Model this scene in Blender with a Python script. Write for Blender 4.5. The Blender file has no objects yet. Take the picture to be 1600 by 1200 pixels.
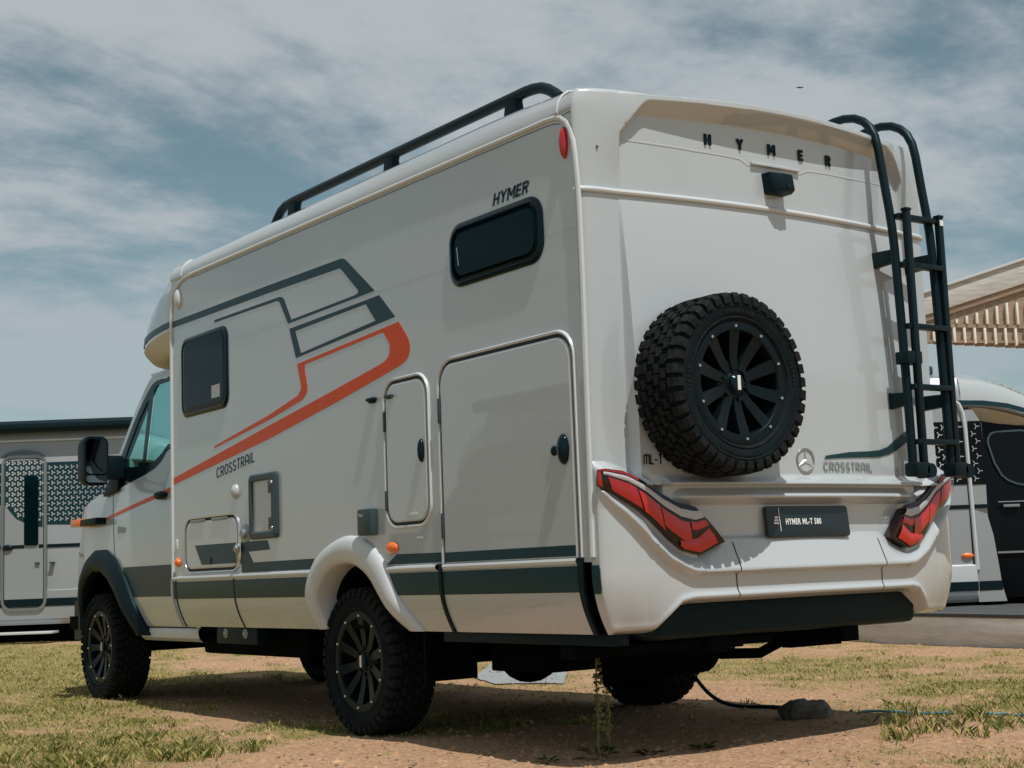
import bpy, bmesh, math, random
import numpy as np
from mathutils import Vector, Matrix, noise as mnoise
random.seed(7); RNG = np.random.default_rng(7)
rad = math.radians
SC = bpy.context.scene
COL = SC.collection

# ------------------------------------------------------------------ camera
YAW, PITCH, ROLL, FPX = -0.61775, 0.12401, -0.0379, 2338.73
CAM = Vector((-4.97097, -4.86143, 0.82693))
def camera():
    cy, sy, cp, sp = math.cos(YAW), math.sin(YAW), math.cos(PITCH), math.sin(PITCH)
    fwd = Vector((-sy*cp, cy*cp, sp)); r0 = Vector((cy, sy, 0)); u0 = r0.cross(fwd)
    r = r0*math.cos(ROLL) + u0*math.sin(ROLL); u = -r0*math.sin(ROLL) + u0*math.cos(ROLL)
    cd = bpy.data.cameras.new('camera'); cd.sensor_width = 36; cd.lens = 36*FPX/1600
    cd.clip_start = .05; cd.clip_end = 5000
    o = bpy.data.objects.new('camera', cd); COL.objects.link(o)
    m = Matrix.Identity(4)
    for i, c in enumerate((r, u, -fwd)):
        for k in range(3): m[k][i] = c[k]
    m.translation = CAM
    o.matrix_world = m; SC.camera = o
    return r, u, fwd
CR, CU, CF = camera()
RH = Vector((math.cos(YAW), math.sin(YAW), 0)); FH = Vector((-math.sin(YAW), math.cos(YAW), 0))

# ------------------------------------------------------------------ sky, sun, exposure
SUN = Vector((-0.06, -0.48, 1.0)).normalized()
SKY_STRENGTH, SUN_STRENGTH = 0.070, 3.9
def world():
    w = bpy.data.worlds.new('World'); SC.world = w; w.use_nodes = True
    nt = w.node_tree; N = nt.nodes; L = nt.links; N.clear()
    out = N.new('ShaderNodeOutputWorld'); bg = N.new('ShaderNodeBackground')
    bg.inputs[1].default_value = SKY_STRENGTH
    sky = N.new('ShaderNodeTexSky'); sky.sky_type = 'NISHITA'; sky.sun_disc = False
    sky.sun_elevation = math.asin(SUN.z); sky.sun_rotation = math.atan2(SUN.x, SUN.y) % (2*math.pi)
    sky.air_density = 1.0; sky.dust_density = .35; sky.ozone_density = 1.0
    hs = N.new('ShaderNodeHueSaturation'); hs.inputs['Saturation'].default_value = .84; hs.inputs['Value'].default_value = .98
    hs.inputs['Hue'].default_value = .462
    L.new(sky.outputs[0], hs.inputs['Color'])
    # thin wind-drawn cirrus: noise on a plane high above, seen in perspective
    tc = N.new('ShaderNodeTexCoord'); sp = N.new('ShaderNodeSeparateXYZ'); L.new(tc.outputs['Generated'], sp.inputs[0])
    def math_(op, a, b=None, clamp=False):
        n = N.new('ShaderNodeMath'); n.operation = op; n.use_clamp = clamp
        if op == 'MULTIPLY_ADD': n.inputs[2].default_value = -.05
        for i, v in enumerate((a, b)):
            if v is None: continue
            if isinstance(v, (int, float)): n.inputs[i].default_value = v
            else: L.new(v, n.inputs[i])
        return n.outputs[0]
    z = math_('ADD', math_('MAXIMUM', sp.outputs[2], 0.0), .16)
    cx = N.new('ShaderNodeCombineXYZ'); L.new(math_('DIVIDE', sp.outputs[0], z), cx.inputs[0]); L.new(math_('DIVIDE', sp.outputs[1], z), cx.inputs[1])
    mp = N.new('ShaderNodeMapping'); L.new(cx.outputs[0], mp.inputs[0]); mp.inputs['Rotation'].default_value = (0, 0, rad(140)); mp.inputs['Scale'].default_value = (.55, 1.15, 1)
    mp.inputs['Location'].default_value = (8.98, 7.97, 0)
    n1 = N.new('ShaderNodeTexNoise'); n1.inputs['Scale'].default_value = 1.15; n1.inputs['Detail'].default_value = 11; n1.inputs['Roughness'].default_value = .60; n1.inputs['Distortion'].default_value = .45
    L.new(mp.outputs[0], n1.inputs['Vector'])
    n2 = N.new('ShaderNodeTexNoise'); n2.inputs['Scale'].default_value = .62; n2.inputs['Detail'].default_value = 3
    L.new(mp.outputs[0], n2.inputs['Vector'])
    n3 = N.new('ShaderNodeTexNoise'); n3.inputs['Scale'].default_value = 5.5; n3.inputs['Detail'].default_value = 8; n3.inputs['Roughness'].default_value = .62
    L.new(cx.outputs[0], n3.inputs['Vector'])
    s = math_('ADD', math_('ADD', math_('MULTIPLY', n1.outputs[0], .58), math_('MULTIPLY', n2.outputs[0], .36)), math_('MULTIPLY_ADD', n3.outputs[0], .22))
    ramp = N.new('ShaderNodeValToRGB'); ramp.color_ramp.interpolation = 'EASE'
    ramp.color_ramp.elements[0].position = .44; ramp.color_ramp.elements[0].color = (0, 0, 0, 1)
    ramp.color_ramp.elements[1].position = .585; ramp.color_ramp.elements[1].color = (1, 1, 1, 1)
    L.new(s, ramp.inputs[0])
    hz = math_('MULTIPLY', sp.outputs[2], 4.5, True)                    # fewer clouds right at the horizon
    cov = math_('MULTIPLY', math_('MULTIPLY', ramp.outputs[0], hz), .95)
    cl = N.new('ShaderNodeRGB'); cl.outputs[0].default_value = (6.6, 7.15, 7.5, 1)
    mx = N.new('ShaderNodeMix'); mx.data_type = 'RGBA'; L.new(cov, mx.inputs['Factor']); L.new(hs.outputs[0], mx.inputs['A']); L.new(cl.outputs[0], mx.inputs['B'])
    L.new(mx.outputs['Result'], bg.inputs[0]); L.new(bg.outputs[0], out.inputs[0])
world()
def sun():
    d = bpy.data.lights.new('sun', 'SUN'); d.energy = SUN_STRENGTH; d.angle = rad(.55); d.color = (1.0, .97, .915)
    o = bpy.data.objects.new('sun', d); COL.objects.link(o); o.rotation_euler = SUN.to_track_quat('Z', 'Y').to_euler(); o.location = (0, 0, 20)
sun()
SC.view_settings.view_transform = 'Standard'; SC.view_settings.look = 'None'
SC.view_settings.exposure = 0.0; SC.view_settings.gamma = 1.0; SC.view_settings.use_curve_mapping = False

# ------------------------------------------------------------------ materials
MATS = {}
def mat(name, col, rough=.5, metal=0.0, spec=.5, stint=None, coat=0.0, var=0.0, vscale=8.0, bump=0.0, bscale=60.0, trans=0.0, alpha=1.0, rvar=0.0):
    m = bpy.data.materials.new(name); m.use_nodes = True; nt = m.node_tree; N = nt.nodes; L = nt.links
    b = N['Principled BSDF']; b.inputs['Base Color'].default_value = (*col, 1); b.inputs['Roughness'].default_value = rough
    b.inputs['Metallic'].default_value = metal; b.inputs['Specular IOR Level'].default_value = spec
    if stint: b.inputs['Specular Tint'].default_value = (*stint, 1)
    b.inputs['Coat Weight'].default_value = coat; b.inputs['Coat Roughness'].default_value = .025; b.inputs['Coat IOR'].default_value = 1.6
    b.inputs['Transmission Weight'].default_value = trans; b.inputs['Alpha'].default_value = alpha
    if var or rvar or bump: tc = N.new('ShaderNodeTexCoord')
    if var or rvar:
        n = N.new('ShaderNodeTexNoise'); n.inputs['Scale'].default_value = vscale; n.inputs['Detail'].default_value = 6; n.inputs['Roughness'].default_value = .65
        L.new(tc.outputs['Object'], n.inputs['Vector'])
    if var:
        mr = N.new('ShaderNodeMapRange'); mr.inputs['From Min'].default_value = .3; mr.inputs['From Max'].default_value = .7
        mr.inputs['To Min'].default_value = 1-var; mr.inputs['To Max'].default_value = 1+var*.5; L.new(n.outputs[0], mr.inputs[0])
        v = N.new('ShaderNodeVectorMath'); v.operation = 'SCALE'; v.inputs[0].default_value = col; L.new(mr.outputs[0], v.inputs['Scale']); L.new(v.outputs[0], b.inputs['Base Color'])
    if rvar:
        mr2 = N.new('ShaderNodeMapRange'); mr2.inputs['To Min'].default_value = max(.02, rough-rvar); mr2.inputs['To Max'].default_value = rough+rvar; mr2.inputs['From Min'].default_value = .3; mr2.inputs['From Max'].default_value = .7
        L.new(n.outputs[0], mr2.inputs[0]); L.new(mr2.outputs[0], b.inputs['Roughness'])
    if bump:
        n3 = N.new('ShaderNodeTexNoise'); n3.inputs['Scale'].default_value = bscale; n3.inputs['Detail'].default_value = 4; L.new(tc.outputs['Object'], n3.inputs['Vector'])
        bp = N.new('ShaderNodeBump'); bp.inputs['Strength'].default_value = bump; bp.inputs['Distance'].default_value = .01; L.new(n3.outputs[0], bp.inputs['Height']); L.new(bp.outputs[0], b.inputs['Normal'])
    MATS[name] = m; return m
WHITE = mat('white_paint', (.425, .465, .485), .28, coat=1.0, rvar=.02, vscale=.6)
WHITE2 = mat('white_plastic', (.54, .575, .595), .30, rvar=.05)
GREYW = mat('silver_white_paint', (.42, .44, .445), .22, coat=.3)
GRAPH = mat('graphite_vinyl', (.011, .036, .046), .34, spec=.35, var=.08, stint=(.5, .85, 1.0))
GRAPH2 = mat('grey_vinyl', (.19, .215, .22), .35)
ORANGE = mat('orange_vinyl', (.62, .075, .008), .34, spec=.25, var=.06)
BLACK = mat('black_plastic', (.004, .010, .013), .5, spec=.2, stint=(.45, .85, 1.0),  bump=.05, bscale=300)
BLACKG = mat('black_gloss', (.004, .009, .012), .16, spec=.3, stint=(.45, .85, 1.0))
BLACKM = mat('black_powdercoat', (.004, .010, .013), .42, spec=.25, stint=(.45, .85, 1.0),  bump=.04, bscale=400)
CHASSIS = mat('chassis_black', (.002, .004, .005), .85, spec=.05)
RUBBER = mat('tyre_rubber', (.0065, .0105, .0125), .75, spec=.14, stint=(.45, .85, 1.0),  var=.25, vscale=14, bump=.08, bscale=160)
RIMM = mat('black_alloy', (.003, .0065, .008), .40, spec=.22, stint=(.7, .9, 1.0))
SEAL = mat('rubber_seal', (.009, .012, .013), .6)
GLASSD = mat('smoked_acrylic', (.001, .008, .011), .05, spec=.13, stint=(.45, .85, 1.0),  rvar=.03, vscale=3)
CHROME = mat('bright_metal', (.62, .63, .63), .22, metal=1.0)
ALU = mat('brushed_aluminium', (.30, .33, .34), .36, metal=.7)
DGREY = mat('dark_grey_plastic', (.035, .06, .065), .42, spec=.35)
RED = mat('red_lens', (.38, .005, .006), .10, coat=.5, bump=.15, bscale=90)
REDL = mat('bright_red_lens', (.56, .010, .007), .10, coat=.5, bump=.2, bscale=120)
DRED = mat('dark_lens', (.010, .002, .004), .12, coat=.25, spec=.3)
CLEAR = mat('clear_lens', (.52, .56, .58), .16, coat=.5, bump=.5, bscale=220)
AMBER = mat('amber_lens', (.80, .17, .015), .15, coat=.5, bump=.3, bscale=150)
BOUNCETAN = mat('ground_bounce_tan', (.50, .44, .33), .4)  # warm light bounced off the ground is put into this tan
SEATM = mat('seat_fabric', (.30, .33, .33), .8)
LABELW = mat('print_white', (.72, .74, .74), .5)
MIRRORG = mat('mirror_glass', (.35, .42, .43), .04, metal=1.0)
def glass(name, tint, refl=.09):
    m = bpy.data.materials.new(name); m.use_nodes = True; nt = m.node_tree; N = nt.nodes; L = nt.links
    N.remove(N['Principled BSDF']); out = N['Material Output']
    t = N.new('ShaderNodeBsdfTransparent'); t.inputs[0].default_value = (*tint, 1)
    g = N.new('ShaderNodeBsdfGlossy'); g.inputs['Roughness'].default_value = .02
    f = N.new('ShaderNodeLayerWeight'); f.inputs[0].default_value = .5; pw = N.new('ShaderNodeMath'); pw.operation = 'POWER'; L.new(f.outputs['Facing'], pw.inputs[0]); pw.inputs[1].default_value = 5.0
    ma = N.new('ShaderNodeMath'); ma.operation = 'MULTIPLY_ADD'; L.new(pw.outputs[0], ma.inputs[0]); ma.inputs[1].default_value = .75; ma.inputs[2].default_value = refl*.55
    mx = N.new('ShaderNodeMixShader'); L.new(ma.outputs[0], mx.inputs[0]); L.new(t.outputs[0], mx.inputs[1]); L.new(g.outputs[0], mx.inputs[2]); L.new(mx.outputs[0], out.inputs[0])
    return m
SILVER = mat('silver_paint', (.28, .30, .31), .28, coat=.4)
VANBLACK = mat('van_black', (.003, .005, .007), .3, spec=.12)
LENSGLASS = glass('clear_lens_cover', (.96, .93, .93), .03)
CABGLASS = glass('tinted_cab_glass', (.50, .78, .76))

# ------------------------------------------------------------------ mesh helpers
class MB:
    def __init__(s): s.v = []; s.f = []
    def add(s, vs, fs):
        o = len(s.v); s.v += [tuple(p) for p in vs]; s.f += [tuple(i+o for i in f) for f in fs]; return s
    def box(s, a, b, shear=None):
        x0, y0, z0 = a; x1, y1, z1 = b
        vs = [(x0,y0,z0),(x1,y0,z0),(x1,y1,z0),(x0,y1,z0),(x0,y0,z1),(x1,y0,z1),(x1,y1,z1),(x0,y1,z1)]
        return s.add(vs, [(0,3,2,1),(4,5,6,7),(0,1,5,4),(1,2,6,5),(2,3,7,6),(3,0,4,7)])
    def tube(s, path, r, n=10, closed=False, caps=True, flat=None):
        P = [Vector(p) for p in path]; m = len(P); rings = []
        up = Vector((0, 0, 1)); prev = None
        for i, p in enumerate(P):
            a = P[i-1] if (i > 0 or closed) else p; b = P[(i+1) % m] if (i < m-1 or closed) else p
            t = (b-a).normalized()
            if prev is None:
                ref = up if abs(t.z) < .9 else Vector((0, 1, 0)); nx = t.cross(ref).normalized()
            else:
                nx = (prev - t*prev.dot(t)); nx = nx.normalized() if nx.length > 1e-6 else t.orthogonal().normalized()
            prev = nx; ny = t.cross(nx)
            rr = r[i] if isinstance(r, (list, tuple)) else r
            rings.append([p + nx*math.cos(2*math.pi*k/n)*rr + ny*math.sin(2*math.pi*k/n)*rr for k in range(n)])
        vs = [q for R in rings for q in R]; fs = []
        for i in range(m if closed else m-1):
            j = (i+1) % m
            for k in range(n): fs.append((i*n+k, i*n+(k+1) % n, j*n+(k+1) % n, j*n+k))
        if caps and not closed: fs.append(tuple(range(n-1, -1, -1))); fs.append(tuple((m-1)*n+k for k in range(n)))
        return s.add(vs, fs)
    def loft(s, rows, closed=False, cap=False):
        n = len(rows[0]); vs = [p for r in rows for p in r]; fs = []
        for i in range(len(rows)-1):
            for k in range(n if closed else n-1): fs.append((i*n+k, i*n+(k+1) % n, (i+1)*n+(k+1) % n, (i+1)*n+k))
        if cap: fs.append(tuple(range(n-1, -1, -1))); fs.append(tuple((len(rows)-1)*n+k for k in range(n)))
        return s.add(vs, fs)
    def prism(s, pts, vec):
        n = len(pts); v = Vector(vec); a = [Vector(p) for p in pts]
        fs = [tuple(range(n-1, -1, -1)), tuple(range(n, 2*n))] + [(k, (k+1) % n, n+(k+1) % n, n+k) for k in range(n)]
        return s.add(a + [p+v for p in a], fs)
    def ring(s, A, B, vec):
        n = len(A); v = Vector(vec); A = [Vector(p) for p in A]; B = [Vector(p) for p in B]
        fs = []
        for k in range(n):
            j = (k+1) % n
            fs += [(k, j, n+j, n+k), (2*n+k, 3*n+k, 3*n+j, 2*n+j), (k, 2*n+k, 2*n+j, j), (n+k, n+j, 3*n+j, 3*n+k)]
        return s.add(A+B+[p+v for p in A]+[p+v for p in B], fs)
    def lathe(s, prof, c, axis='x', n=48, a0=0, a1=2*math.pi):
        full = abs(a1-a0-2*math.pi) < 1e-6; rows = []
        for k in range(n + (0 if full else 1)):
            a = a0 + (a1-a0)*k/n; R = []
            for r, h in prof:
                ca, sa = math.cos(a)*r, math.sin(a)*r
                R.append({'x': (c[0]+h, c[1]+ca, c[2]+sa), 'y': (c[0]+ca, c[1]+h, c[2]+sa), 'z': (c[0]+ca, c[1]+sa, c[2]+h)}[axis])
            rows.append(R)
        if full: rows.append(rows[0])
        return s.loft(rows)
    def ball(s, c, r, n=12):
        rx, ry, rz = r if isinstance(r, tuple) else (r, r, r); rows = []
        for i in range(n//2+1):
            t = math.pi*i/(n//2)
            rows.append([(c[0]+rx*math.sin(t)*math.cos(2*math.pi*k/n), c[1]+ry*math.sin(t)*math.sin(2*math.pi*k/n), c[2]+rz*math.cos(t)) for k in range(n)])
        return s.loft(rows, closed=True)
def mesh_of(mb, name, m, bevel=0, sharp=35, recalc=True, flat=False, ref=Vector((0, 2.2, 1.5))):
    me = bpy.data.meshes.new(name); me.from_pydata(mb.v, [], mb.f); me.update()
    bm = bmesh.new(); bm.from_mesh(me); bmesh.ops.remove_doubles(bm, verts=bm.verts, dist=1e-5)
    if recalc:
        bmesh.ops.recalc_face_normals(bm, faces=bm.faces); bm.normal_update()
        if ref is not None and sum(f.normal.dot(f.calc_center_median()-ref)*f.calc_area() for f in bm.faces) < 0: bmesh.ops.reverse_faces(bm, faces=bm.faces)
    if bevel:
        es = [e for e in bm.edges if len(e.link_faces) == 2 and e.calc_face_angle(0) > rad(30)]
        bmesh.ops.bevel(bm, geom=es, offset=bevel, segments=2, profile=.6, affect='EDGES', clamp_overlap=True)
    bm.to_mesh(me); bm.free()
    if not flat:
        me.polygons.foreach_set('use_smooth', [True]*len(me.polygons)); me.set_sharp_from_angle(angle=rad(sharp))
    me.materials.append(m); return me
ORG = {}
def link(name, me, parent=None, loc=(0, 0, 0)):
    o = bpy.data.objects.new(name, me); COL.objects.link(o)
    if parent is not None: o.parent = parent
    o.location = loc; return o
def obj(name, mb, m, parent=None, **k):
    """mesh given in the parent's own frame, plus the shift that puts the frame origin at the thing's base"""
    o = link(name, mesh_of(mb, name, m, **k), parent)
    sh = ORG.get(parent.name if parent else None)
    if sh is not None: o.location = -Vector(sh)
    return o
def tag(o, label, cat, group=None):
    o['label'] = label; o['category'] = cat
    if group: o['group'] = group
    return o
def empty(name, loc, label, cat, group=None, rz=0, base=None):
    o = bpy.data.objects.new(name, None); COL.objects.link(o); o.location = loc; o.rotation_euler = (0, 0, rz); o.empty_display_size = .2
    tag(o, label, cat, group)
    if base is not None: ORG[o.name] = base
    return o
def sub(name, mb, m, parent, **k):
    return link(name, mesh_of(mb, name, m, **k), parent)       # a sub-part: its parent already carries the shift
def cl(t): return 0.0 if t < 0 else 1.0 if t > 1 else t
def sm(a, b, t):
    t = cl((t-a)/(b-a)); return t*t*(3-2*t)
def interp(x, xs, ys): return float(np.interp(x, xs, ys))
def rr(a0, a1, b0, b1, r, n=6, tl=None):
    """rounded rectangle in the (a,b) plane, counter-clockwise"""
    out = []
    for (cx, cy, s) in ((a1-r, b1-r, 0), (a0+r, b1-r, 90), (a0+r, b0+r, 180), (a1-r, b0+r, 270)):
        for k in range(n+1):
            t = rad(s+90*k/n); out.append((cx+r*math.cos(t), cy+r*math.sin(t)))
    return out
def ribbon(path, w, closed=False):
    """2-D polyline -> two offset polylines"""
    P = [Vector(p) for p in path]; m = len(P); A = []; B = []
    for i, p in enumerate(P):
        a = P[i-1] if (i > 0 or closed) else None; b = P[(i+1) % m] if (i < m-1 or closed) else None
        ds = [d.normalized() for d in ((p-a) if a is not None else None, (b-p) if b is not None else None) if d is not None and d.length > 1e-9]
        t = sum(ds, Vector((0, 0))).normalized() if len(ds) else Vector((1, 0))
        nrm = Vector((-t.y, t.x)); c = max(.5, nrm.dot(Vector((-ds[0].y, ds[0].x))))
        A.append(p+nrm*w/2/c); B.append(p-nrm*w/2/c)
    return A, B
def sheet_ribbon(mb, path, w, fn, closed=False):
    A, B = ribbon(path, w, closed); A = [fn(*p) for p in A]; B = [fn(*p) for p in B]
    if closed: A.append(A[0]); B.append(B[0])
    return mb.loft([A, B])
def text_mesh(mb, body, size, fn, xs=1.0, shear=0.0, bold=0.0, depth=0.0, space=1.0, align='LEFT', fit=None):
    cu = bpy.data.curves.new('lettering', 'FONT'); cu.body = body; cu.size = size; cu.shear = shear; cu.offset = bold; cu.extrude = depth
    cu.align_x = align; cu.space_character = space; cu.resolution_u = 3
    o = bpy.data.objects.new('lettering', cu); COL.objects.link(o)
    dg = bpy.context.evaluated_depsgraph_get(); me = bpy.data.meshes.new_from_object(o.evaluated_get(dg))
    if fit: xs = fit/max(1e-6, max(v.co.x for v in me.vertices))
    mb.add([fn(v.co.x*xs, v.co.y, v.co.z) for v in me.vertices], [tuple(p.vertices) for p in me.polygons])
    bpy.data.objects.remove(o); bpy.data.curves.remove(cu); bpy.data.meshes.remove(me)
def arc(cx, cy, rx, ry, a0, a1, n=7): return [(cx+rx*math.cos(rad(a0+(a1-a0)*k/n)), cy+ry*math.sin(rad(a0+(a1-a0)*k/n))) for k in range(n+1)]
# hand-drawn rounded capitals: (width, strokes) on a cell of height 1
GLYPH = {
 'C': (.62, [arc(.31, .69, .27, .27, 20, 180) + arc(.31, .31, .27, .27, 180, 340)]),
 'R': (.60, [[(.05, 0), (.05, .96), (.30, .96)] + arc(.30, .70, .25, .26, 90, -90) + [(.05, .44)], [(.30, .44), (.57, 0)]]),
 'O': (.66, [arc(.33, .68, .28, .28, 0, 180) + arc(.33, .32, .28, .28, 180, 360) + [(.61, .68)]]),
 'S': (.58, [arc(.29, .72, .23, .24, 20, 270) + arc(.29, .25, .24, .23, 90, -160)]),
 'T': (.56, [[(.0, .96), (.56, .96)], [(.28, .96), (.28, 0)]]),
 'A': (.66, [[(.05, 0), (.05, .66)] + arc(.33, .68, .28, .28, 180, 0) + [(.61, 0)], [(.05, .38), (.61, .38)]]),
 'I': (.16, [[(.08, 0), (.08, 1)]]),
 'L': (.48, [[(.06, 1), (.06, .05), (.48, .05)]]),
 'M': (.86, [[(.05, 0), (.05, .72)] + arc(.24, .74, .19, .20, 180, 0) + [(.43, .05)], [(.43, .72)] + arc(.62, .74, .19, .20, 180, 0) + [(.81, 0)]]),
 '-': (.50, [[(.05, .45), (.45, .45)]]),
}
GLYPH.update({
 'h': (.72, [[(.10, 0), (.10, 1)], [(.62, 0), (.62, 1)], [(.10, .5), (.62, .5)]]),
 'y': (.74, [[(.06, 1), (.37, .48)], [(.68, 1), (.37, .48)], [(.37, .52), (.37, 0)]]),
 'm': (.92, [[(.10, 0), (.10, 1)], [(.82, 0), (.82, 1)], [(.12, .97), (.46, .30)], [(.80, .97), (.46, .30)]]),
 'e': (.62, [[(.10, 0), (.10, 1)], [(.10, .91), (.60, .91)], [(.10, .50), (.54, .50)], [(.10, .09), (.60, .09)]]),
 'r': (.70, [[(.10, 0), (.10, 1)], [(.10, .91), (.42, .91), (.56, .84), (.60, .72), (.56, .60), (.42, .52), (.10, .52)], [(.38, .52), (.62, 0)]]),
})
def stroke_text(mb, s, h, w, fn, xs=1.0, gap=.16):
    x = 0
    for ch in s:
        wd, st = GLYPH[ch]
        for path in st: sheet_ribbon(mb, [((x+a*xs)*h, b*h) for a, b in path], w, fn)
        x += wd*xs + gap
    return x*h
def unit_len(s, xs=1.0, gap=.16): return sum(GLYPH[c][0]*xs+gap for c in s)-gap

# ------------------------------------------------------------------ ground
def fbm(x, y, s, o=4, seed=0.0):
    return mnoise.fractal((x*s+seed, y*s-seed*1.7, seed*.37), 1.0, 2.0, o, noise_basis='PERLIN_ORIGINAL')
def gz(x, y):
    d = (Vector((x, y, 0))-CAM); dp = d.x*FH.x + d.y*FH.y; la = d.x*RH.x + d.y*RH.y
    h = .13*sm(11, 19, dp)*(1-sm(-2, 3, la))
    near = 1-sm(16, 40, abs(dp-8))
    b = fbm(x, y, .45, 3, 3.1)*.018 + fbm(x, y, 2.6, 3, 9.2)*.010
    return h + b*near
def grassiness(x, y):
    d = (Vector((x, y, 0))-CAM); dp = d.x*FH.x + d.y*FH.y; la = d.x*RH.x + d.y*RH.y
    g = .5 + fbm(x, y, .55, 4, 21.0)*.42 + fbm(x, y, 2.3, 3, 5.0)*.42 + fbm(x, y, 7.5, 3, 13.0)*.34
    u = la/dp
    g += .50*(1-sm(-.30, -.16, u))*(1-sm(14, 22, dp)) + .12*sm(8.5, 13, dp)*(1-sm(-.05, .05, u))   # greener on the left
    g += .20*sm(.08, .2, u)*sm(7.4, 9.0, dp)*(1-sm(12.2, 13.5, dp)) + .22*math.exp(-((u-.33)/.07)**2-((dp-7.9)/.8)**2)
    g -= .30*sm(-.17, -.10, u)*(1-sm(.16, .24, u))*(1-sm(7.6, 8.4, dp))
    g -= .36*math.exp(-((u-.02)/.22)**2-((dp-6.9)/1.1)**2) + .22*math.exp(-((u+.11)/.05)**2-((dp-11)/2.0)**2)
    g -= .30*math.exp(-((u-.29)/.12)**2-((dp-6.7)/.45)**2)
    return g
def ground():
    xs = np.concatenate([[-900, -300, -120, -60, -30, -18, -12], np.arange(-9, 14.01, .085), [16, 19, 24, 32, 45, 70, 130, 300, 900]])
    ys = np.concatenate([[-900, -300, -120, -60, -30, -15, -8], np.arange(-4.5, 15.01, .085), np.arange(15.4, 30, .4), [32, 36, 45, 70, 130, 300, 900]])
    nx, ny = len(xs), len(ys); v = []; g = []
    for y in ys:
        for x in xs:
            near = -9 <= x <= 14 and -4.5 <= y <= 30
            v.append((x, y, gz(x, y) if near or abs(y) < 60 and abs(x) < 60 else .06)); g.append(grassiness(x, y) if near else .5)
    f = [(j*nx+i, j*nx+i+1, (j+1)*nx+i+1, (j+1)*nx+i) for j in range(ny-1) for i in range(nx-1)]
    me = bpy.data.meshes.new('ground'); me.from_pydata(v, [], f); me.update()
    at = me.attributes.new('turf', 'FLOAT', 'POINT'); at.data.foreach_set('value', g)
    me.polygons.foreach_set('use_smooth', [True]*len(me.polygons))
    m = bpy.data.materials.new('dry_earth_and_turf'); m.use_nodes = True; nt = m.node_tree; N = nt.nodes; L = nt.links; b = N['Principled BSDF']
    b.inputs['Roughness'].default_value = .95; b.inputs['Specular IOR Level'].default_value = .15
    tc = N.new('ShaderNodeTexCoord')
    def nz(scale, det=6, ro=.6):
        n = N.new('ShaderNodeTexNoise'); n.inputs['Scale'].default_value = scale; n.inputs['Detail'].default_value = det; n.inputs['Roughness'].default_value = ro
        L.new(tc.outputs['Object'], n.inputs['Vector']); return n.outputs[0]
    def rp(src, p0, c0, p1, c1):
        r = N.new('ShaderNodeValToRGB'); e = r.color_ramp.elements; e[0].position = p0; e[0].color = (*c0, 1); e[1].position = p1; e[1].color = (*c1, 1); L.new(src, r.inputs[0]); return r.outputs[0]
    def mix(fac, a, c, mode='MIX'):
        x = N.new('ShaderNodeMix'); x.data_type = 'RGBA'; x.blend_type = mode
        if isinstance(fac, float): x.inputs['Factor'].default_value = fac
        else: L.new(fac, x.inputs['Factor'])
        L.new(a, x.inputs['A']); L.new(c, x.inputs['B']); return x.outputs['Result']
    dirt = rp(nz(1.3), .3, (.40, .215, .115), .72, (.54, .325, .195))
    dirt = mix(.68, dirt, rp(nz(34, 6, .78), .36, (.15, .075, .036), .64, (.74, .485, .31)))  # fine mottle: soil tone plus painted shade of small clods
    peb = rp(nz(140, 2, .5), .60, (0, 0, 0), .70, (1, 1, 1))
    lit = rp(nz(9), .3, (.42, .29, .19), .7, (.62, .47, .34))
    dirt = mix(peb, dirt, lit)
    turf = rp(nz(26, 6, .78), .36, (.06, .068, .015), .64, (.50, .385, .16))
    turf = mix(.5, turf, rp(nz(3.2), .3, (.16, .15, .04), .7, (.40, .325, .125)))
    a = N.new('ShaderNodeAttribute'); a.attribute_name = 'turf'
    s1 = N.new('ShaderNodeMath'); s1.operation = 'MULTIPLY_ADD'; L.new(nz(30, 5, .75), s1.inputs[0]); s1.inputs[1].default_value = .9; s1.inputs[2].default_value = -.45
    s2 = N.new('ShaderNodeMath'); s2.operation = 'ADD'; L.new(a.outputs['Fac'], s2.inputs[0]); L.new(s1.outputs[0], s2.inputs[1])
    fac = rp(s2.outputs[0], .36, (0, 0, 0), .86, (.92, .92, .92))
    L.new(mix(fac, dirt, turf), b.inputs['Base Color'])
    bp = N.new('ShaderNodeBump'); bp.inputs['Strength'].default_value = .75; bp.inputs['Distance'].default_value = .028
    h = N.new('ShaderNodeMath'); h.operation = 'ADD'; L.new(nz(45, 6, .75), h.inputs[0]); L.new(nz(9, 4, .6), h.inputs[1]); L.new(h.outputs[0], bp.inputs['Height']); L.new(bp.outputs[0], b.inputs['Normal'])
    me.materials.append(m); o = link('ground', me); o['kind'] = 'structure'
ground()
def path_strip():
    pts = [(1.72, 4.05), (2.62, 5.15), (2.9, 6.6), (1.7, 5.2), (1.45, 4.55)]
    m = mat('pale_gravel', (.30, .325, .33), .9, var=.45, vscale=60, bump=.6, bscale=120)
    n = 9; mb = MB()
    c = Vector((sum(p[0] for p in pts)/5, sum(p[1] for p in pts)/5)); rows = []
    for k in range(n):
        t = k/(n-1); rows.append([])
        for i in range(40):
            q = i/40*5; a = Vector(pts[int(q)]); b2 = Vector(pts[(int(q)+1) % 5]); e = a.lerp(b2, q-int(q)); p = c.lerp(e, t*(1+.03*fbm(e.x*3, e.y*3, 1)))
            rows[-1].append((p.x, p.y, gz(p.x, p.y)+.009))
    mb.loft(rows, closed=True); o = obj('path', mb, m); o['kind'] = 'structure'
path_strip()

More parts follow.
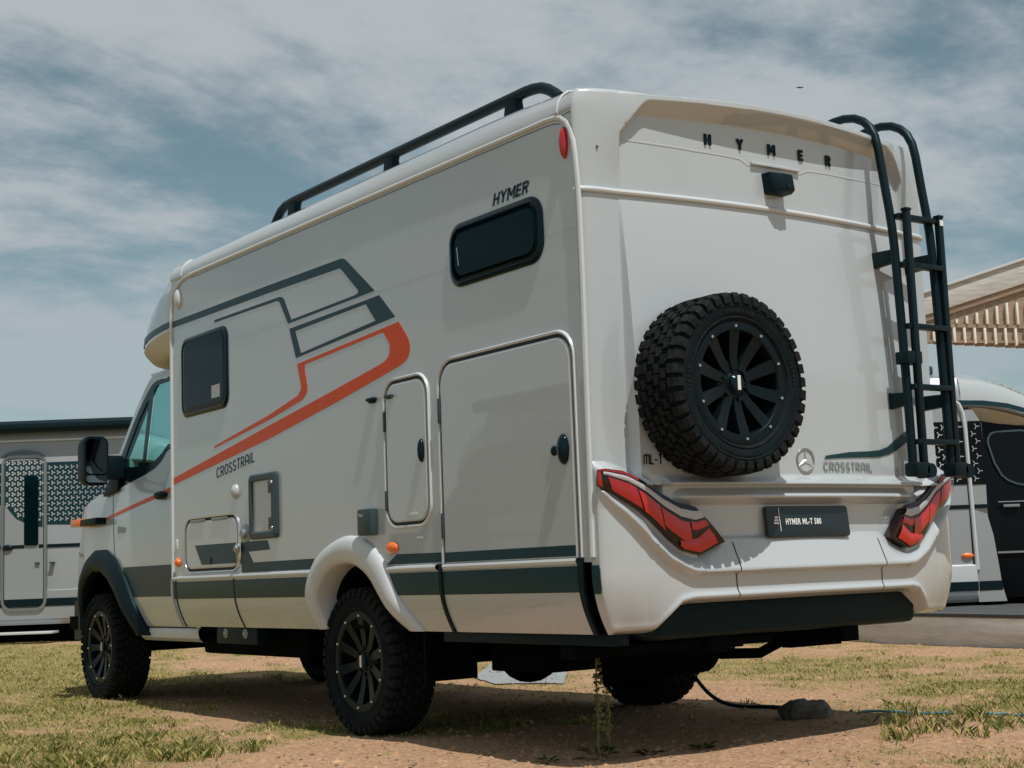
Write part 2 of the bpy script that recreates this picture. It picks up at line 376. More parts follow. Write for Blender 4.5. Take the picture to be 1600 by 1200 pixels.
# ------------------------------------------------------------------ the big motorhome
MH = empty('motorhome', (0, 3.4, 0), 'white motorhome with orange and graphite side stripes, spare wheel and black ladder on its rear', 'motorhome', base=(0, 3.4, 0))
XS = -1.11
def S(y, z, off=.002): return (XS-off, y, z)
def prof_side(z):      # x of the side skin (negative side) below the light strip
    return -1.116 + .072*(cl((.80-z)/.25))**2 if z < .80 else -1.116

# --- rear cap : outline s -> (x, y), protrusion h(s, z)
QL = .2145
def outline(s):
    a = abs(s); sg = 1 if s >= 0 else -1
    if a <= .93:
        y = -.060 + .070*(a/.93)**2; nx = -.140*a/.93**2; l = math.hypot(nx, 1); return sg*a, y, -sg*nx/l*0, -1.0
    t = (a-.93)/QL*math.pi/2
    if t <= math.pi/2:
        x = .93+.18*math.sin(t); y = .052-.042*math.cos(t); nx, ny = math.sin(t)/.18, -math.cos(t)/.042
        l = math.hypot(nx, ny); return sg*x, y, sg*nx/l, ny/l
    return sg*1.11, .052+(a-.93-QL), sg*1.0, 0.0
def zlow(a): return interp(a, [0, .500, .526, .582, .638, .682, .736, .792, .854, .913, .972, 1.023, 1.082, 1.147], [.925, .925, .916, .883, .863, .864, .880, .914, .975, 1.027, 1.076, 1.117, 1.151, 1.171])
def zup(a): return interp(a, [.60, .679, .759, .845, .919, .975, 1.028, 1.111, 1.15], [1.07, 1.07, 1.084, 1.125, 1.173, 1.21, 1.23, 1.232, 1.22])
def zcrease(a): return interp(a, [0, .64, .70, .733, .813, .90, .95, 1.0, 1.07, 1.144], [.792, .793, .798, .81, .85, .925, .985, 1.045, 1.11, 1.163])
def zbot(a): return interp(a, [0, .70, .76, .90, .93, 1.2], [.664, .662, .652, .552, .548, .548])
def wside(a): return 1-.35*sm(.93, 1.13, a)
def ziplip(a): return 2.866+.018*(1-cl(a/.78)**2)
def prot(s, z):
    """(along the outline normal, straight back)"""
    a = abs(s); p = 0.0; q = 0.0
    if z >= 1.16: p += .058*cl((2.41-z)/.75)**.8*(1-cl((a-.905)/.010))
    # skin outside the recess under the roof lip
    bx = interp(z, [2.69, 2.862], [.905, .765]); zl_ = ziplip(a)
    inside = (1-sm(-.010, .010, a-bx))*(1-cl((z-(zl_-.080))/.060))
    p += .084*sm(2.43, 2.80, z)*(1-inside)*(1-sm(.80, 1.10, a)*.85)*(1-.35*cl(a/.8)**2)
    up = zup(a)
    if z < 1.30:
        pan = 1-cl((a-.905)/.010)
        led = 1-sm(.70, .80, a)
        q = .050*pan*cl((1.20-z)/.03)
        if z < 1.182:
            lg = .100*cl((1.180-z)/.066)*cl((z-1.058)/.046)*led
            q = max(q*(1 if z > 1.08 else 0), lg, .040*cl((1.182-z)/.02))
            zl = zlow(a); zc = zcrease(a); zb = zbot(a)
            if a > .66 and z < up+.004: q = max(q, .075)
            if z < zl+.02: q = max(q, .040+.016*sm(0, 1, (zl+.022-z)/.022)+.056*cl((zl+.01-z)/max(.03, zl-zc)))
            if z < zc:
                k = sm(0, 1, (zc-z)/(.014 if a < .66 else .030))
                q = .112*(1-k)+.078*k
                t = z-zb
                q += .012*math.exp(-((t-.028)/.014)**2)*(1-.8*sm(.66, .90, a))
                q -= .045*(1-cl(t/.020))**1.5
        if z < .80: q -= .050*((.80-z)/.25)**2*sm(.72, 1.02, a)*(1-.6*sm(1.02, 1.15, a))
        if a > .66:
            if z > up: q = max(0.0, .075*(1-(z-up)/.035)) if a > .80 else q
            elif z > zlow(a)+.02: q = max(q, .075)
        q *= wside(a) if q > 0 else 1
    return p, q
def P(s, z, off=0.0):
    a = abs(s); x, y, nx, ny = outline(min(a, .93+QL) if s >= 0 else -min(a, .93+QL)); p, q = prot(s, z); p += off; y -= q
    if a > .93+QL: y = y+(.0505-y)*cl((a-.93-QL)/.09)
    k = 1.0
    if z > 2.80: k = 1-.07*((z-2.80)/.15)**1.8
    if z < .80: k = 1-.062*((.80-z)/.25)**2
    return (x*k+nx*p, y+ny*p, z)
def rear_cap():
    fl = [0]
    a = 0
    while a < .86: a += .0085; fl.append(a)
    fl += [.875, .89, .898, .902, .905, .908, .911, .914, .917, .922, .93] + [.93+QL*k/30 for k in range(1, 31)] + [.93+QL+.09*k/5 for k in range(1, 6)]
    ss = sorted(set([-x for x in fl]+fl)); zs = None
    rows = []; nb = 150
    for i in range(nb+1):
        rows.append([])
        for s in ss:
            zb = zbot(abs(s)); z = zb+(1.19-zb)*i/nb; rows[-1].append(P(s, z))
    for z in list(np.arange(1.195, 1.32, .009))+list(np.arange(1.33, 2.40, .045))+list(np.arange(2.40, 2.70, .012)): rows.append([P(s, float(z)) for s in ss])
    for k in range(37): rows.append([P(s, 2.70+(ziplip(abs(s))-2.70)*k/36) for s in ss])
    for k in range(1, 10):
        t = rad(10*k); row = []
        for s in ss:
            e = sm(.72, .98, abs(s)); r = .006+.020*e; z = ziplip(abs(s))+r*math.sin(t)
            x, y, zz = P(s, ziplip(abs(s))); x2, y2, nx, ny = outline(max(-1.1445, min(1.1445, s)))
            row.append((x*(1-.035*(1-math.cos(t))), y-ny*r*(1-math.cos(t))*.9, z-.004*abs(s)**3))
        rows.append(row)
    last = rows[-1]; rows.append([(x, max(y, .0)+.0+(.055 if y < .05 else .02), z+.034*(1-sm(.72, .98, abs(s)))) for (x, y, z), s in zip(last, ss)])
    last = rows[-1]; rows.append([(x*.995, .155, max(z, 2.905-.015*abs(s)**6)) for (x, y, z), s in zip(last, ss)])
    mb = MB().loft(rows)
    def roofx(z): return interp(z, [2.782, 2.795, 2.81, 2.842, 2.868, 2.888, 2.905], [-1.112, -1.121, -1.120, -1.108, -1.088, -1.055, -1.008])
    for e in (0, -1):
        sg = 1 if e else -1; col = [r[e] for r in rows if r[e][2] > 2.778]
        mb.loft([col, [(-sg*min(roofx(z), -1.0) if z > 2.775 else x, .139, z) for x, y, z in col]])
    obj('rear_wall', mb, WHITE, MH, sharp=50)
    # under-lip return
    lip = MB().loft([[P(s, zbot(abs(s)), 0) for s in ss], [(lambda q: (q[0]*.97, q[1]+.05, q[2]+.004))(P(s, zbot(abs(s)))) for s in ss]])
    obj('bumper_return', lip, WHITE2, MH)
rear_cap()
def Pl(a, z, off=.003): return P(a, z, off)
# bead round the rear at z 2.43
bead_s = np.concatenate([np.linspace(-1.155, -.93, 16), np.linspace(-.9, .9, 30), np.linspace(.93, 1.155, 16)])
mb = MB().tube([P(float(s), 2.432, .002) for s in bead_s], .0135, 10); obj('rear_bead', mb, WHITE2, MH)
# thin joint line near the top with the dip over the camera
mb = MB(); sheet_ribbon(mb, [(-.895, 2.671), (-.7, 2.668), (-.5, 2.662), (-.235, 2.655), (-.19, 2.632), (.15, 2.632), (.20, 2.652), (.5, 2.658), (.86, 2.660)], .0045, lambda a, z: P(a, z, .004)); obj('panel_joint', mb, WHITE2, MH)
for sg in (-1, 1): obj('bumper_joint', sheet_ribbon(MB(), [(sg*.462, float(zz)) for zz in np.linspace(.676, .915, 30)], .005, lambda a, z: P(a, z, .002)), SEAL, MH)
# third brake light, camera, lettering
bl = MB().prism([P(-.175, 2.632, .004), P(.135, 2.632, .004), P(.135, 2.647, .004), P(-.175, 2.647, .004)], (0, -.014, 0)); obj('brake_light', bl, CLEAR, MH, bevel=.004)
def cam_housing():
    y0 = P(-.04, 2.55)[1]
    mb = MB()
    A = [(-.108, y0+.01, 2.60), (.026, y0+.01, 2.60), (.03, y0+.01, 2.502), (-.095, y0+.01, 2.502)]
    B = [(-.100, y0-.045, 2.600), (.022, y0-.045, 2.600), (.024, y0-.06, 2.50), (-.088, y0-.06, 2.50)]
    D = [(-.060, y0-.085, 2.588), (.010, y0-.085, 2.588), (.016, y0-.092, 2.512), (-.062, y0-.092, 2.512)]
    mb.loft([A, B, D], closed=True, cap=True)
    o = obj('camera_housing', mb, BLACK, MH, bevel=.008)
    sub('camera_lens', MB().lathe([(0.0, -.006), (.016, -.006), (.02, 0)], (-.025, y0-.09, 2.532), 'y', 14), BLACKG, o)
cam_housing()
LET = [('H', -.422), ('Y', -.233), ('M', -.036), ('E', .158), ('R', .352)]
for ch, x in LET:
    mb = MB(); hh = .050; wd, st = GLYPH[ch.lower()]
    for path in st:
        A, B = ribbon([((a-wd/2)*hh, b*hh) for a, b in path], .0120)
        for k in range(len(A)-1):
            mb.prism([(x+q[0], P(x+q[0], 2.694+q[1])[1]-.001, 2.694+q[1]) for q in (A[k], A[k+1], B[k+1], B[k])], (0, -.007, 0))
    o = obj('letter', mb, BLACK, MH, flat=True); o['label'] = 'black raised letter %s under the roof lip' % ch
mb = MB(); stroke_text(mb, 'ML-T', .043, .0058, lambda a, b: P(-.894+a, 1.2485+b, .004), xs=.76, gap=.11); obj('lettering', mb, BLACKG, MH)['label'] = 'black ML-T lettering left of the spare wheel'
u = unit_len('CROSSTRAIL', 1.0, .2); h = .040; mb = MB(); stroke_text(mb, 'CROSSTRAIL', h, .0068, lambda a, b: P(.122+a*.338/(u*h), 1.2245+b, .004), gap=.2); obj('lettering', mb, GRAPH2, MH)['label'] = 'grey CROSSTRAIL lettering on the rear wall'
mb = MB()
up = [(.127, 1.279), (.303, 1.287), (.45, 1.291), (.532, 1.296), (.60, 1.308), (.66, 1.328), (.72, 1.355), (.766, 1.377), (.83, 1.41)]
dn = [(.140, 1.294), (.303, 1.313), (.45, 1.320), (.527, 1.327), (.59, 1.343), (.646, 1.372), (.71, 1.402), (.774, 1.436), (.83, 1.468)]
mb.loft([[P(a, z, .004) for a, z in up], [P(a, z, .004) for a, z in dn]]); obj('stripe', mb, GRAPH, MH)['label'] = 'graphite curved stripe above the rear lettering'
def star():
    cx, cz, r = .004, 1.272, .053
    y = P(cx, cz)[1]
    mb = MB().tube([(cx+r*math.cos(2*math.pi*k/36), y-.004, cz+r*math.sin(2*math.pi*k/36)) for k in range(36)], .0042, 8, closed=True)
    for k in range(3):
        t = rad(90+120*k); tip = Vector((cx+r*math.cos(t), y-.004, cz+r*math.sin(t))); c = Vector((cx, y-.009, cz)); n = Vector((-math.sin(t), 0, math.cos(t)))*.007
        d = Vector((math.cos(t), 0, math.sin(t)))*.008; b = Vector((cx, y-.001, cz))
        mb.add([c, b+d+n, tip, b+d-n], [(0, 1, 2), (0, 2, 3), (1, 3, 2)])
    obj('emblem', mb, CHROME, MH)
star()
mb = MB()
for z in (2.47, 1.95): pass
mb.ball(P(-1.0, 2.62, .003), .006, 8); obj('rivet', mb, DGREY, MH)
# number plate on its holder
def plate():
    mb = MB(); pl = rr(-.263, .257, .928, 1.066, .016)
    yb = -.112
    def F(a, z, d=0): return (a, yb-d-.10*(1.066-z), z)
    mb.prism([F(a, z, -.012) for a, z in pl], (0, -.018, 0)); o = obj('number_plate', mb, mat('plate_black', (.008, .018, .022), .35), MH, bevel=.003)
    mb = MB(); text_mesh(mb, 'HYMER ML-T 580', .036, lambda a, b, d: F(-.152+a, .985+b, .0085), bold=.0012, space=1.12, fit=.225); sub('lettering', mb, LABELW, o, flat=True)
    mb = MB()
    for k in range(3):
        z = .987+k*.0125; x = -.226+k*.004
        mb.add([F(x, z, .008), F(x+.030-k*.003, z, .008), F(x+.032-k*.003, z+.008, .008), F(x+.004, z+.008, .008)], [(0, 1, 2, 3)])
    sub('logo_bars', mb, LABELW, o, flat=True)
    mb = MB(); sheet_ribbon(mb, [(-.186, .955), (-.186, 1.058)], .0035, lambda a, b: F(a, b, .008)); sub('divider', mb, LABELW, o, flat=True)
plate()
# tail lights
TU = [(1.112, 1.227), (1.072, 1.231), (1.000, 1.220), (.919, 1.173), (.845, 1.125), (.759, 1.084), (.690, 1.071), (.672, 1.066)]
TL = [(1.118, 1.160), (1.045, 1.131), (.960, 1.066), (.880, 1.000), (.810, .932), (.745, .883), (.665, .862), (.526, .916)]
def tail(sg):
    def q(t, v, off):
        i = min(6, int(t)); f = t-i
        U = Vector(TU[i]).lerp(Vector(TU[i+1]), f); D = Vector(TL[i]).lerp(Vector(TL[i+1]), f); p = U.lerp(D, v)
        a = p.x; k = 1
        x, y, nx, ny = outline(sg*a)
        return (x+nx*off, y-.075*wside(a)+ny*off, p.y)
    def patch(t0, t1, v0, v1, off, n=10, nv=4, bulge=0.0, v0e=None, v1e=None):
        rows = []
        for j in range(nv+1):
            row = []
            for i in range(n+1):
                f = i/n; a = v0+(v0e-v0)*f if v0e is not None else v0; b = v1+(v1e-v1)*f if v1e is not None else v1
                row.append(q(t0+(t1-t0)*f, a+(b-a)*j/nv, off+bulge*math.sin(math.pi*j/nv)))
            rows.append(row)
        return rows
    mb = MB(); rows = []
    for j in range(-1, 8):
        v = cl(j/6) if j < 7 else 1; off = .020 if 0 <= j <= 6 else -.03
        rows.append([q(7*i/44, v, off+(.006*math.sin(math.pi*v) if 0 <= j <= 6 else 0)) for i in range(45)])
    mb.loft(rows)
    LENS = MB().loft([[q(7*i/44, cl(j/6), .034+.006*math.sin(math.pi*cl(j/6))) for i in range(45)] for j in range(7)])
    for e in (0, 7): mb.loft([[q(e, j/6, .02+.006*math.sin(math.pi*j/6)) for j in range(7)], [q(e, j/6, -.03) for j in range(7)]])
    o = obj('tail_light', mb, DRED, MH); o['label'] = 'left tail light' if sg < 0 else 'right tail light'
    z = .0285
    sub('clear_strip', MB().loft(patch(.65, 6.88, .14, .28, z, 40, 3, .003, .11, .29)), CLEAR, o)
    sub('red_rim', MB().loft(patch(.05, 2.6, .02, .09, z-.003, 24, 2)), RED, o)
    cells = [(.10, .42, .12, .92, RED), (1.0, 2.34, .34, .91, RED), (2.42, 3.66, .37, .92, REDL), (3.74, 5.55, .37, .78, REDL), (5.66, 6.80, .34, .50, REDL)]
    for t0, t1, v0, v1, m in cells: sub('red_cell', MB().loft(patch(t0, t1, v0, v1, z, 10, 3, .003)), m, o)
    sub('lens', LENS, LENSGLASS, o)
    sub('brake_cell', MB().loft(patch(4.70, 6.72, .84, .975, z, 18, 5, .006, .55, .93)), REDL, o)
for sg in (-1, 1): tail(sg)
# dark chamfered patch where the stripe wraps the corner
mb = MB()
pt = [(-1.172, .836), (-1.085, .834), (-1.068, .815), (-1.068, .742), (-1.09, .718), (-1.172, .716)]
rows = []
for s_ in np.linspace(-1.232, -1.128, 12):
    s_ = float(s_); zt = interp(s_, [-1.232, -1.142, -1.128], [.836, .836, .815]); zq = interp(s_, [-1.232, -1.145, -1.128], [.718, .718, .742])
    rows.append([P(s_, zq+(zt-zq)*k/6, .004) for k in range(7)])
mb.loft(rows); obj('stripe', mb, GRAPH, MH)['label'] = 'dark chamfered end of the lower stripe on the rear corner'

# --- side wall, roof, skirt
def zb(y): return 2.781+.0090*y                  # bead height
YR, YF = .051, 4.452
def arch_in(n=24):
    py = [2.462, 2.482, 2.463, 2.391, 2.283, 2.153, 2.023, 1.90, 1.787, 1.703, 1.619]; pz = [.548, .690, .753, .827, .879, .895, .876, .818, .713, .636, .548]
    return list(zip(py, pz))
def arch_out():
    py = [2.566, 2.600, 2.521, 2.376, 2.181, 2.054, 1.908, 1.781, 1.694, 1.601, 1.469]; pz = [.548, .720, .885, .981, 1.036, 1.041, 1.012, .936, .848, .703, .548]
    return list(zip(py, pz))
AI, AO = arch_in(), arch_out()
AM = [((a[0]+b[0])/2, (a[1]+b[1])/2) for a, b in zip(AI, AO)]
for sg, nm in ((1, 'side_wall'), (-1, 'side_wall')):
    pts = [(YF, zb(YF)), (YF, .85)] + [p for p in AM if p[1] > .80] + [(YR, .85), (YR, zb(YR))]
    mb = MB().prism([(XS*sg, y, z) for y, z in pts], (.03*sg, 0, 0)); obj(nm, mb, WHITE, MH)
def roof():
    rows = []
    ys = [.135, .15, .25, .35] + list(np.linspace(.5, 4.3, 14)) + [4.345, 4.452]
    for y in ys:
        b = zb(y); k = 2.928+.004*y-.027*(1-sm(.05, .7, y)); f = (k+.008-b)/.150
        half = [(-1.112, b), (-1.121, b+.012), (-1.120, b+.035*f), (-1.108, b+.075*f), (-1.088, b+.108*f), (-1.055, b+.135*f), (-1.01, k+.004), (-.93, k+.012), (-.5, k+.02), (0, k+.022)]
        full = half + [(-x, z) for x, z in half[-2::-1]]
        rows.append([(x, y, z) for x, z in full])
    obj('roof', MB().loft(rows), WHITE, MH)
    for y in (.142, 4.262):
        b = zb(y); k = 2.928+.004*y-.027*(1-sm(.05, .7, y)); f = (k+.008-b)/.150; path = [(-1.113, y, b), (-1.122, y, b+.012), (-1.121, y, b+.035*f), (-1.109, y, b+.075*f), (-1.089, y, b+.108*f), (-1.056, y, b+.135*f), (-1.01, y, k+.005)]
        obj('roof_joint', MB().tube(path, .006, 8), WHITE2, MH)
roof()
# bead that runs along the roof and down the rear corner
bp = [(y, zb(y)) for y in np.linspace(4.13, .35, 15)] + [(.24, 2.784), (.17, 2.779), (.125, 2.766), (.09, 2.738), (.064, 2.697), (.048, 2.64), (.038, 2.57), (.030, 2.47), (.026, 2.36), (.026, 2.0), (.030, 1.6), (.033, 1.3), (.035, 1.06), (.037, .87)]
mb = MB(); 
rows = [[], [], [], [], []]
for i, (y, z) in enumerate(bp):
    a = Vector(bp[max(0, i-1)]); b = Vector(bp[min(len(bp)-1, i+1)]); t = (b-a).normalized(); n = Vector((-t.y, t.x))
    for j, (d, x) in enumerate(((-.013, -1.109), (-.010, -1.121), (0, -1.1245), (.010, -1.121), (.013, -1.109))):
        q = Vector((y, z))+n*d; rows[j].append((x, q.x, q.y))
mb.loft(rows); obj('corner_bead', mb, WHITE2, MH)
mb = MB(); sheet_ribbon(mb, [(y-0, z-.024) for y, z in bp[:15]]+[(.235, 2.758), (.172, 2.752), (.14, 2.742)], .0035, lambda a, b: S(a, b, .0012)); obj('panel_joint', mb, DGREY, MH)
# vertical profile at the front seam
obj('front_bead', MB().tube([(-1.113, 4.10, zb(4.10)-.002), (-1.113, 4.22, 2.812), (-1.113, 4.31, 2.793), (-1.113, 4.385, 2.755), (-1.113, 4.43, 2.70), (-1.113, 4.450, 2.63), (-1.113, 4.453, 2.5), (-1.113, 4.455, 2.3), (-1.113, 4.458, 1.6), (-1.113, 4.46, .862)], .013, 10), WHITE2, MH)
mb = MB(); sheet_ribbon(mb, [(4.44, 2.31), (.05, 2.268)], .004, lambda a, b: S(a, b, .0008)); obj('panel_joint', mb, GREYW, MH)
# light strip along the top of the skirt, in three lengths
def strip(y0, y1):
    prof = [(-1.108, .872), (-1.128, .868), (-1.131, .858), (-1.126, .846), (-1.114, .842)]
    obj('skirt_rail', MB().loft([[(x, y0, z) for x, z in prof], [(x, y1, z) for x, z in prof]]), WHITE2, MH)
strip(2.52, 4.452); strip(1.235, 1.70); strip(.135, 1.175)
def yarch(z, front):
    pts = [p for p in AM]; i = 5
    seg = pts[:6][::-1] if front else pts[5:]
    zz = [p[1] for p in seg]; yy = [p[0] for p in seg]
    return float(np.interp(-z, [-a for a in zz], yy))
def skirt(y0, y1, z0=.548, z1=.844, name='skirt_panel', m=WHITE, off=0, w=8):
    rows = []
    for k in range(w+1):
        z = z0+(z1-z0)*k/w; a = y0(z) if callable(y0) else y0; b = y1(z) if callable(y1) else y1
        rows.append([(prof_side(z)-off, a+(b-a)*j/4, z) for j in range(5)])
    if m is WHITE:
        rows.insert(0, [(x+.03, y, z+.002) for x, y, z in rows[0]])
    return obj(name, MB().loft(rows), m, MH)
fa = lambda z: yarch(z, True); ra = lambda z: yarch(z, False)
SK = [(4.418, 4.452), (3.535, 4.404), (fa, 3.522), (1.214, ra), (.130, 1.196), ]
for a, b in SK: skirt(a, b)
for a, b in SK:
    skirt(a, b, .726, .836, 'stripe', GRAPH, .002, 4)['label'] = 'dark stripe along the skirt'
# black gap profiles between the skirt pieces
def gap(y, w, m=SEAL, z1=.846, off=.004, nm='gap_strip'):
    rows = []
    for k in range(12):
        z = .546+(z1-.546)*k/11; x = prof_side(z)
        rows.append([(x+.01, y-w/2, z), (x-off, y-w/2, z), (x-off, y+w/2, z), (x+.01, y+w/2, z)])
    obj(nm, MB().loft(rows), m, MH)
gap(4.411, .012); gap(3.528, .014); gap(1.205, .026, BLACK, .872, .009); gap(.118, .030, BLACK, .868, .009)
gap(4.462, .014, WHITE2, .85, .012, 'front_trim')
# wheel arch trim
def arch():
    rows = []
    n = len(AI); IS = []; OS = []
    def dense(pts, k=4):
        out = []
        for i in range(len(pts)-1):
            p0 = Vector(pts[max(0, i-1)]); p1 = Vector(pts[i]); p2 = Vector(pts[i+1]); p3 = Vector(pts[min(len(pts)-1, i+2)])
            for j in range(k):
                t = j/k; out.append(.5*((2*p1)+(-p0+p2)*t+(2*p0-5*p1+4*p2-p3)*t*t+(-p0+3*p1-3*p2+p3)*t**3))
        out.append(Vector(pts[-1])); return out
    I, O = dense(AI), dense(AO)
    for i, o in zip(I, O):
        def L(t): return o.lerp(i, t)
        xb = prof_side(min(o.y, .84)); row = []
        for t, dx in ((0, .012), (.02, -.003), (.08, -.014), (.20, -.024), (.42, -.030), (.64, -.028), (.84, -.020), (.95, -.008), (1.0, .012), (1.01, .125)):
            p = L(t); row.append((xb+dx, p.x, p.y))
        rows.append(row)
    o = obj('wheel_arch_trim', MB().loft(rows, cap=True), WHITE2, MH)
    # dark liner
    rows = [[(-1.0, p.x, p.y) for p in I], [(-.60, p.x, p.y) for p in I]]
    obj('wheel_arch_liner', MB().loft(rows), CHASSIS, MH)
arch()
# stripes of the side graphic
P1 = [(4.446,2.553),(2.999,2.543),(2.126,2.532),(2.091,2.526),(2.063,2.511),(1.769,2.294),(2.759,2.276),(2.862,2.419),(2.894,2.432),(3.771,2.442),(3.771,2.459),(2.863,2.450),(2.828,2.442),(2.804,2.426),(2.718,2.293),(1.982,2.306),(1.944,2.312),(1.940,2.325),(2.115,2.469),(2.143,2.482),(3.0,2.497),(4.446,2.512)]
P3 = [(2.656,2.029),(1.538,2.095),(1.476,2.028),(1.45,1.995),(1.437,1.966),(1.436,1.944),(1.443,1.922),(1.460,1.902),(1.484,1.887),(1.515,1.876),(1.551,1.868),(2.214,1.760),(3.034,1.640),(4.446,1.469),(4.446,1.513),(3.031,1.717),(2.21,1.833),(1.728,1.904),(1.69,1.912),(1.659,1.924),(1.635,1.949),(1.632,1.994),(1.687,2.058),(1.708,2.064),(2.567,2.014),(2.568,1.991),(2.538,1.887),(2.542,1.856),(2.603,1.819),(3.03,1.750),(3.796,1.653),(3.796,1.667),(3.029,1.778),(2.656,1.850),(2.62,1.879),(2.613,1.896)]
def decal(pts, m, lab, off=.0):
    o = obj('stripe', MB().prism([(XS-off+.0005, y, z) for y, z in pts], (-.002, 0, 0)), m, MH, flat=True); o['label'] = lab
decal(P1, GRAPH, 'graphite band from the front seam to the upper hook')
mb = MB().ring([(XS+.0005, y, z) for y, z in ((2.745, 2.244), (1.725, 2.263), (1.570, 2.125), (2.669, 2.065))], [(XS+.0005, y, z) for y, z in ((2.673, 2.220), (1.865, 2.240), (1.768, 2.136), (2.608, 2.085))], (-.002, 0, 0))
obj('stripe', mb, GRAPH, MH, flat=True)['label'] = 'graphite slanted frame of the side graphic'
decal(P3, ORANGE, 'orange diagonal stripe of the side graphic')
P4 = [(4.085,1.062),(3.074,1.056),(3.043,1.001),(3.329,.997),(3.266,.932),(2.50,.934),(2.545,.876),(3.426,.876),(3.426,.930),(3.985,.934)]
decal(P4, GRAPH, 'dark zigzag stripe behind the service hatch')
decal([(1.720, .880), (1.620, .930), (1.205, .926), (1.205, .880)], GRAPH, 'short dark stripe behind the wheel arch')
u = unit_len('CROSSTRAIL', 1.0, .2); h = .062; mb = MB()
stroke_text(mb, 'CROSSTRAIL', h, .0095, lambda a, b: S(3.766-a*.535/(u*h), 1.463+b+a*.535/(u*h)*.113, .002), gap=.2); obj('lettering', mb, GRAPH, MH)['label'] = 'dark CROSSTRAIL lettering under the orange stripe'
hh = .056; u = unit_len('hymer', 1.0, .10)*hh; mb = MB(); stroke_text(mb, 'hymer', hh, .0125, lambda a, b: S(.672-(a*.278/u+.30*b), 2.496+b, .002), gap=.10); obj('lettering', mb, GRAPH, MH, flat=True)['label'] = 'dark slanted HYMER lettering above the rear window'
# side windows
def window(y0, y1, z0, z1, r, lab):
    n = 7
    mb = MB(); A = rr(y0-.012, y1+.012, z0-.012, z1+.012, r+.01, n); B = rr(y0+.004, y1-.004, z0+.004, z1-.004, r, n); C2 = rr(y0+.014, y1-.014, z0+.014, z1-.014, r*.88, n)
    def f(pts, off): return [(XS-off, a, b) for a, b in pts]+[(XS-off, *pts[0])]
    mb.loft([f(A, -.002), f(A, .006), f(B, .013), f(C2, .013), f(C2, .008)]); o = obj('window', mb, BLACKG, MH, sharp=60); o['label'] = lab
    mb = MB(); Dp = rr(y0+.012, y1-.012, z0+.012, z1-.012, r*.88, n); E = rr(y0+.045, y1-.045, z0+.040, z1-.040, r*.7, n)
    mb.loft([f(Dp, .0085), f(E, .0125)]); mb.prism([(XS-.0125, a, b) for a, b in E], (-.0005, 0, 0)); sub('pane', mb, GLASSD, o)
    return o
w1 = window(3.585, 4.280, 1.900, 2.392, .075, 'dark front side window')
w2 = window(.300, 1.030, 2.180, 2.462, .085, 'wide dark rear side window')
mb = MB(); sheet_ribbon(mb, [(.965, 2.36), (.955, 2.27)], .006, lambda a, b: (XS-.0138, a, b)); sub('latch', mb, CHROME, w2)
# service doors
def door(name, y0, y1, z0, z1, r, m=WHITE, ringm=WHITE2, lab=None, low=True):
    n = 7
    def f(pts, off): return [(XS-off, a, b) for a, b in pts]+[(XS-off, *pts[0])]
    o = obj(name, MB().loft([f(rr(y0, y1, z0, z1, r, n), .0), f(rr(y0+.002, y1-.002, z0+.002, z1-.002, r, n), .008), f(rr(y0+.010, y1-.010, z0+.010, z1-.010, r*.92, n), .011)]), m, MH)
    mb = MB(); mb.prism([(XS-.0108, a, b) for a, b in rr(y0+.010, y1-.010, z0+.010, z1-.010, r*.92, n)], (-.0004, 0, 0)); sub('panel', mb, m, o)
    if lab: o['label'] = lab
    mb = MB(); mb.loft([f(rr(y0-.014, y1+.014, z0-.014, z1+.014, r+.014, n), .002), f(rr(y0, y1, z0, z1, r, n), .002)]); sub('seal', mb, SEAL, o)
    mb = MB(); mb.loft([f(rr(y0-.030, y1+.030, z0-.030, z1+.030, r+.03, n), .0), f(rr(y0-.024, y1+.024, z0-.024, z1+.024, r+.024, n), .012), f(rr(y0-.016, y1+.016, z0-.016, z1+.016, r+.016, n), .011), f(rr(y0-.014, y1+.014, z0-.014, z1+.014, r+.014, n), .002)]); sub('frame', mb, ringm, o)
    return o
sd = door('small_door', 1.295, 1.680, 1.085, 1.785, .085, lab='tall narrow service door')
gd = None
def garage_door():
    y0, y1, z1, r, n = .128, 1.160, 1.818, .10, 7
    def U(d, off, rr_):      # an open U upside down
        pts = [(y0-d, .872)] + [(y0-d+rr_-rr_*math.cos(rad(90*k/n)), z1+d-rr_+rr_*math.sin(rad(90*k/n))) for k in range(n+1)] + [(y1+d-rr_+rr_*math.sin(rad(90*k/n)), z1+d-rr_+rr_*math.cos(rad(90*k/n))) for k in range(n+1)] + [(y1+d, .872)]
        return [(XS-off, a, b) for a, b in pts]
    A = U(0, 0, r); B = U(-.002, .008, r); Cc = U(-.010, .011, r*.92)
    mb = MB().loft([A, B, Cc]); mb.prism(Cc, (-.0004, 0, 0)); o = obj('garage_door', mb, WHITE, MH)
    sub('seal', MB().loft([U(.015, .002, r+.015), U(0, .002, r)]), SEAL, o)
    sub('frame', MB().loft([U(.032, 0, r+.032), U(.026, .012, r+.026), U(.017, .011, r+.017), U(.015, .002, r+.015)]), WHITE2, o)
    sub('stripe', MB().prism([(XS-.0118, y, z) for y, z in ((.140, .878), (1.150, .878), (1.150, .924), (.140, .924))], (-.0015, 0, 0)), GRAPH, o, flat=True)
    sub('handle', MB().ball((XS-.018, .190, 1.331), (.024, .036, .066), 16), BLACKG, o)
    lk = sub('lock', MB().lathe([(0, -.008), (.019, -.006), (.023, 0)], (XS-.012, .262, 1.330), 'x', 18), BLACKG, o)
    for z in (1.60, 1.05): sub('hinge', MB().box((XS-.018, 1.158, z-.06), (XS-.002, 1.176, z+.06)), DGREY, o, bevel=.003)
    return o
gd = garage_door()
sub('handle', MB().ball((XS-.016, 1.335, 1.425), (.020, .022, .058), 14), BLACKG, sd)
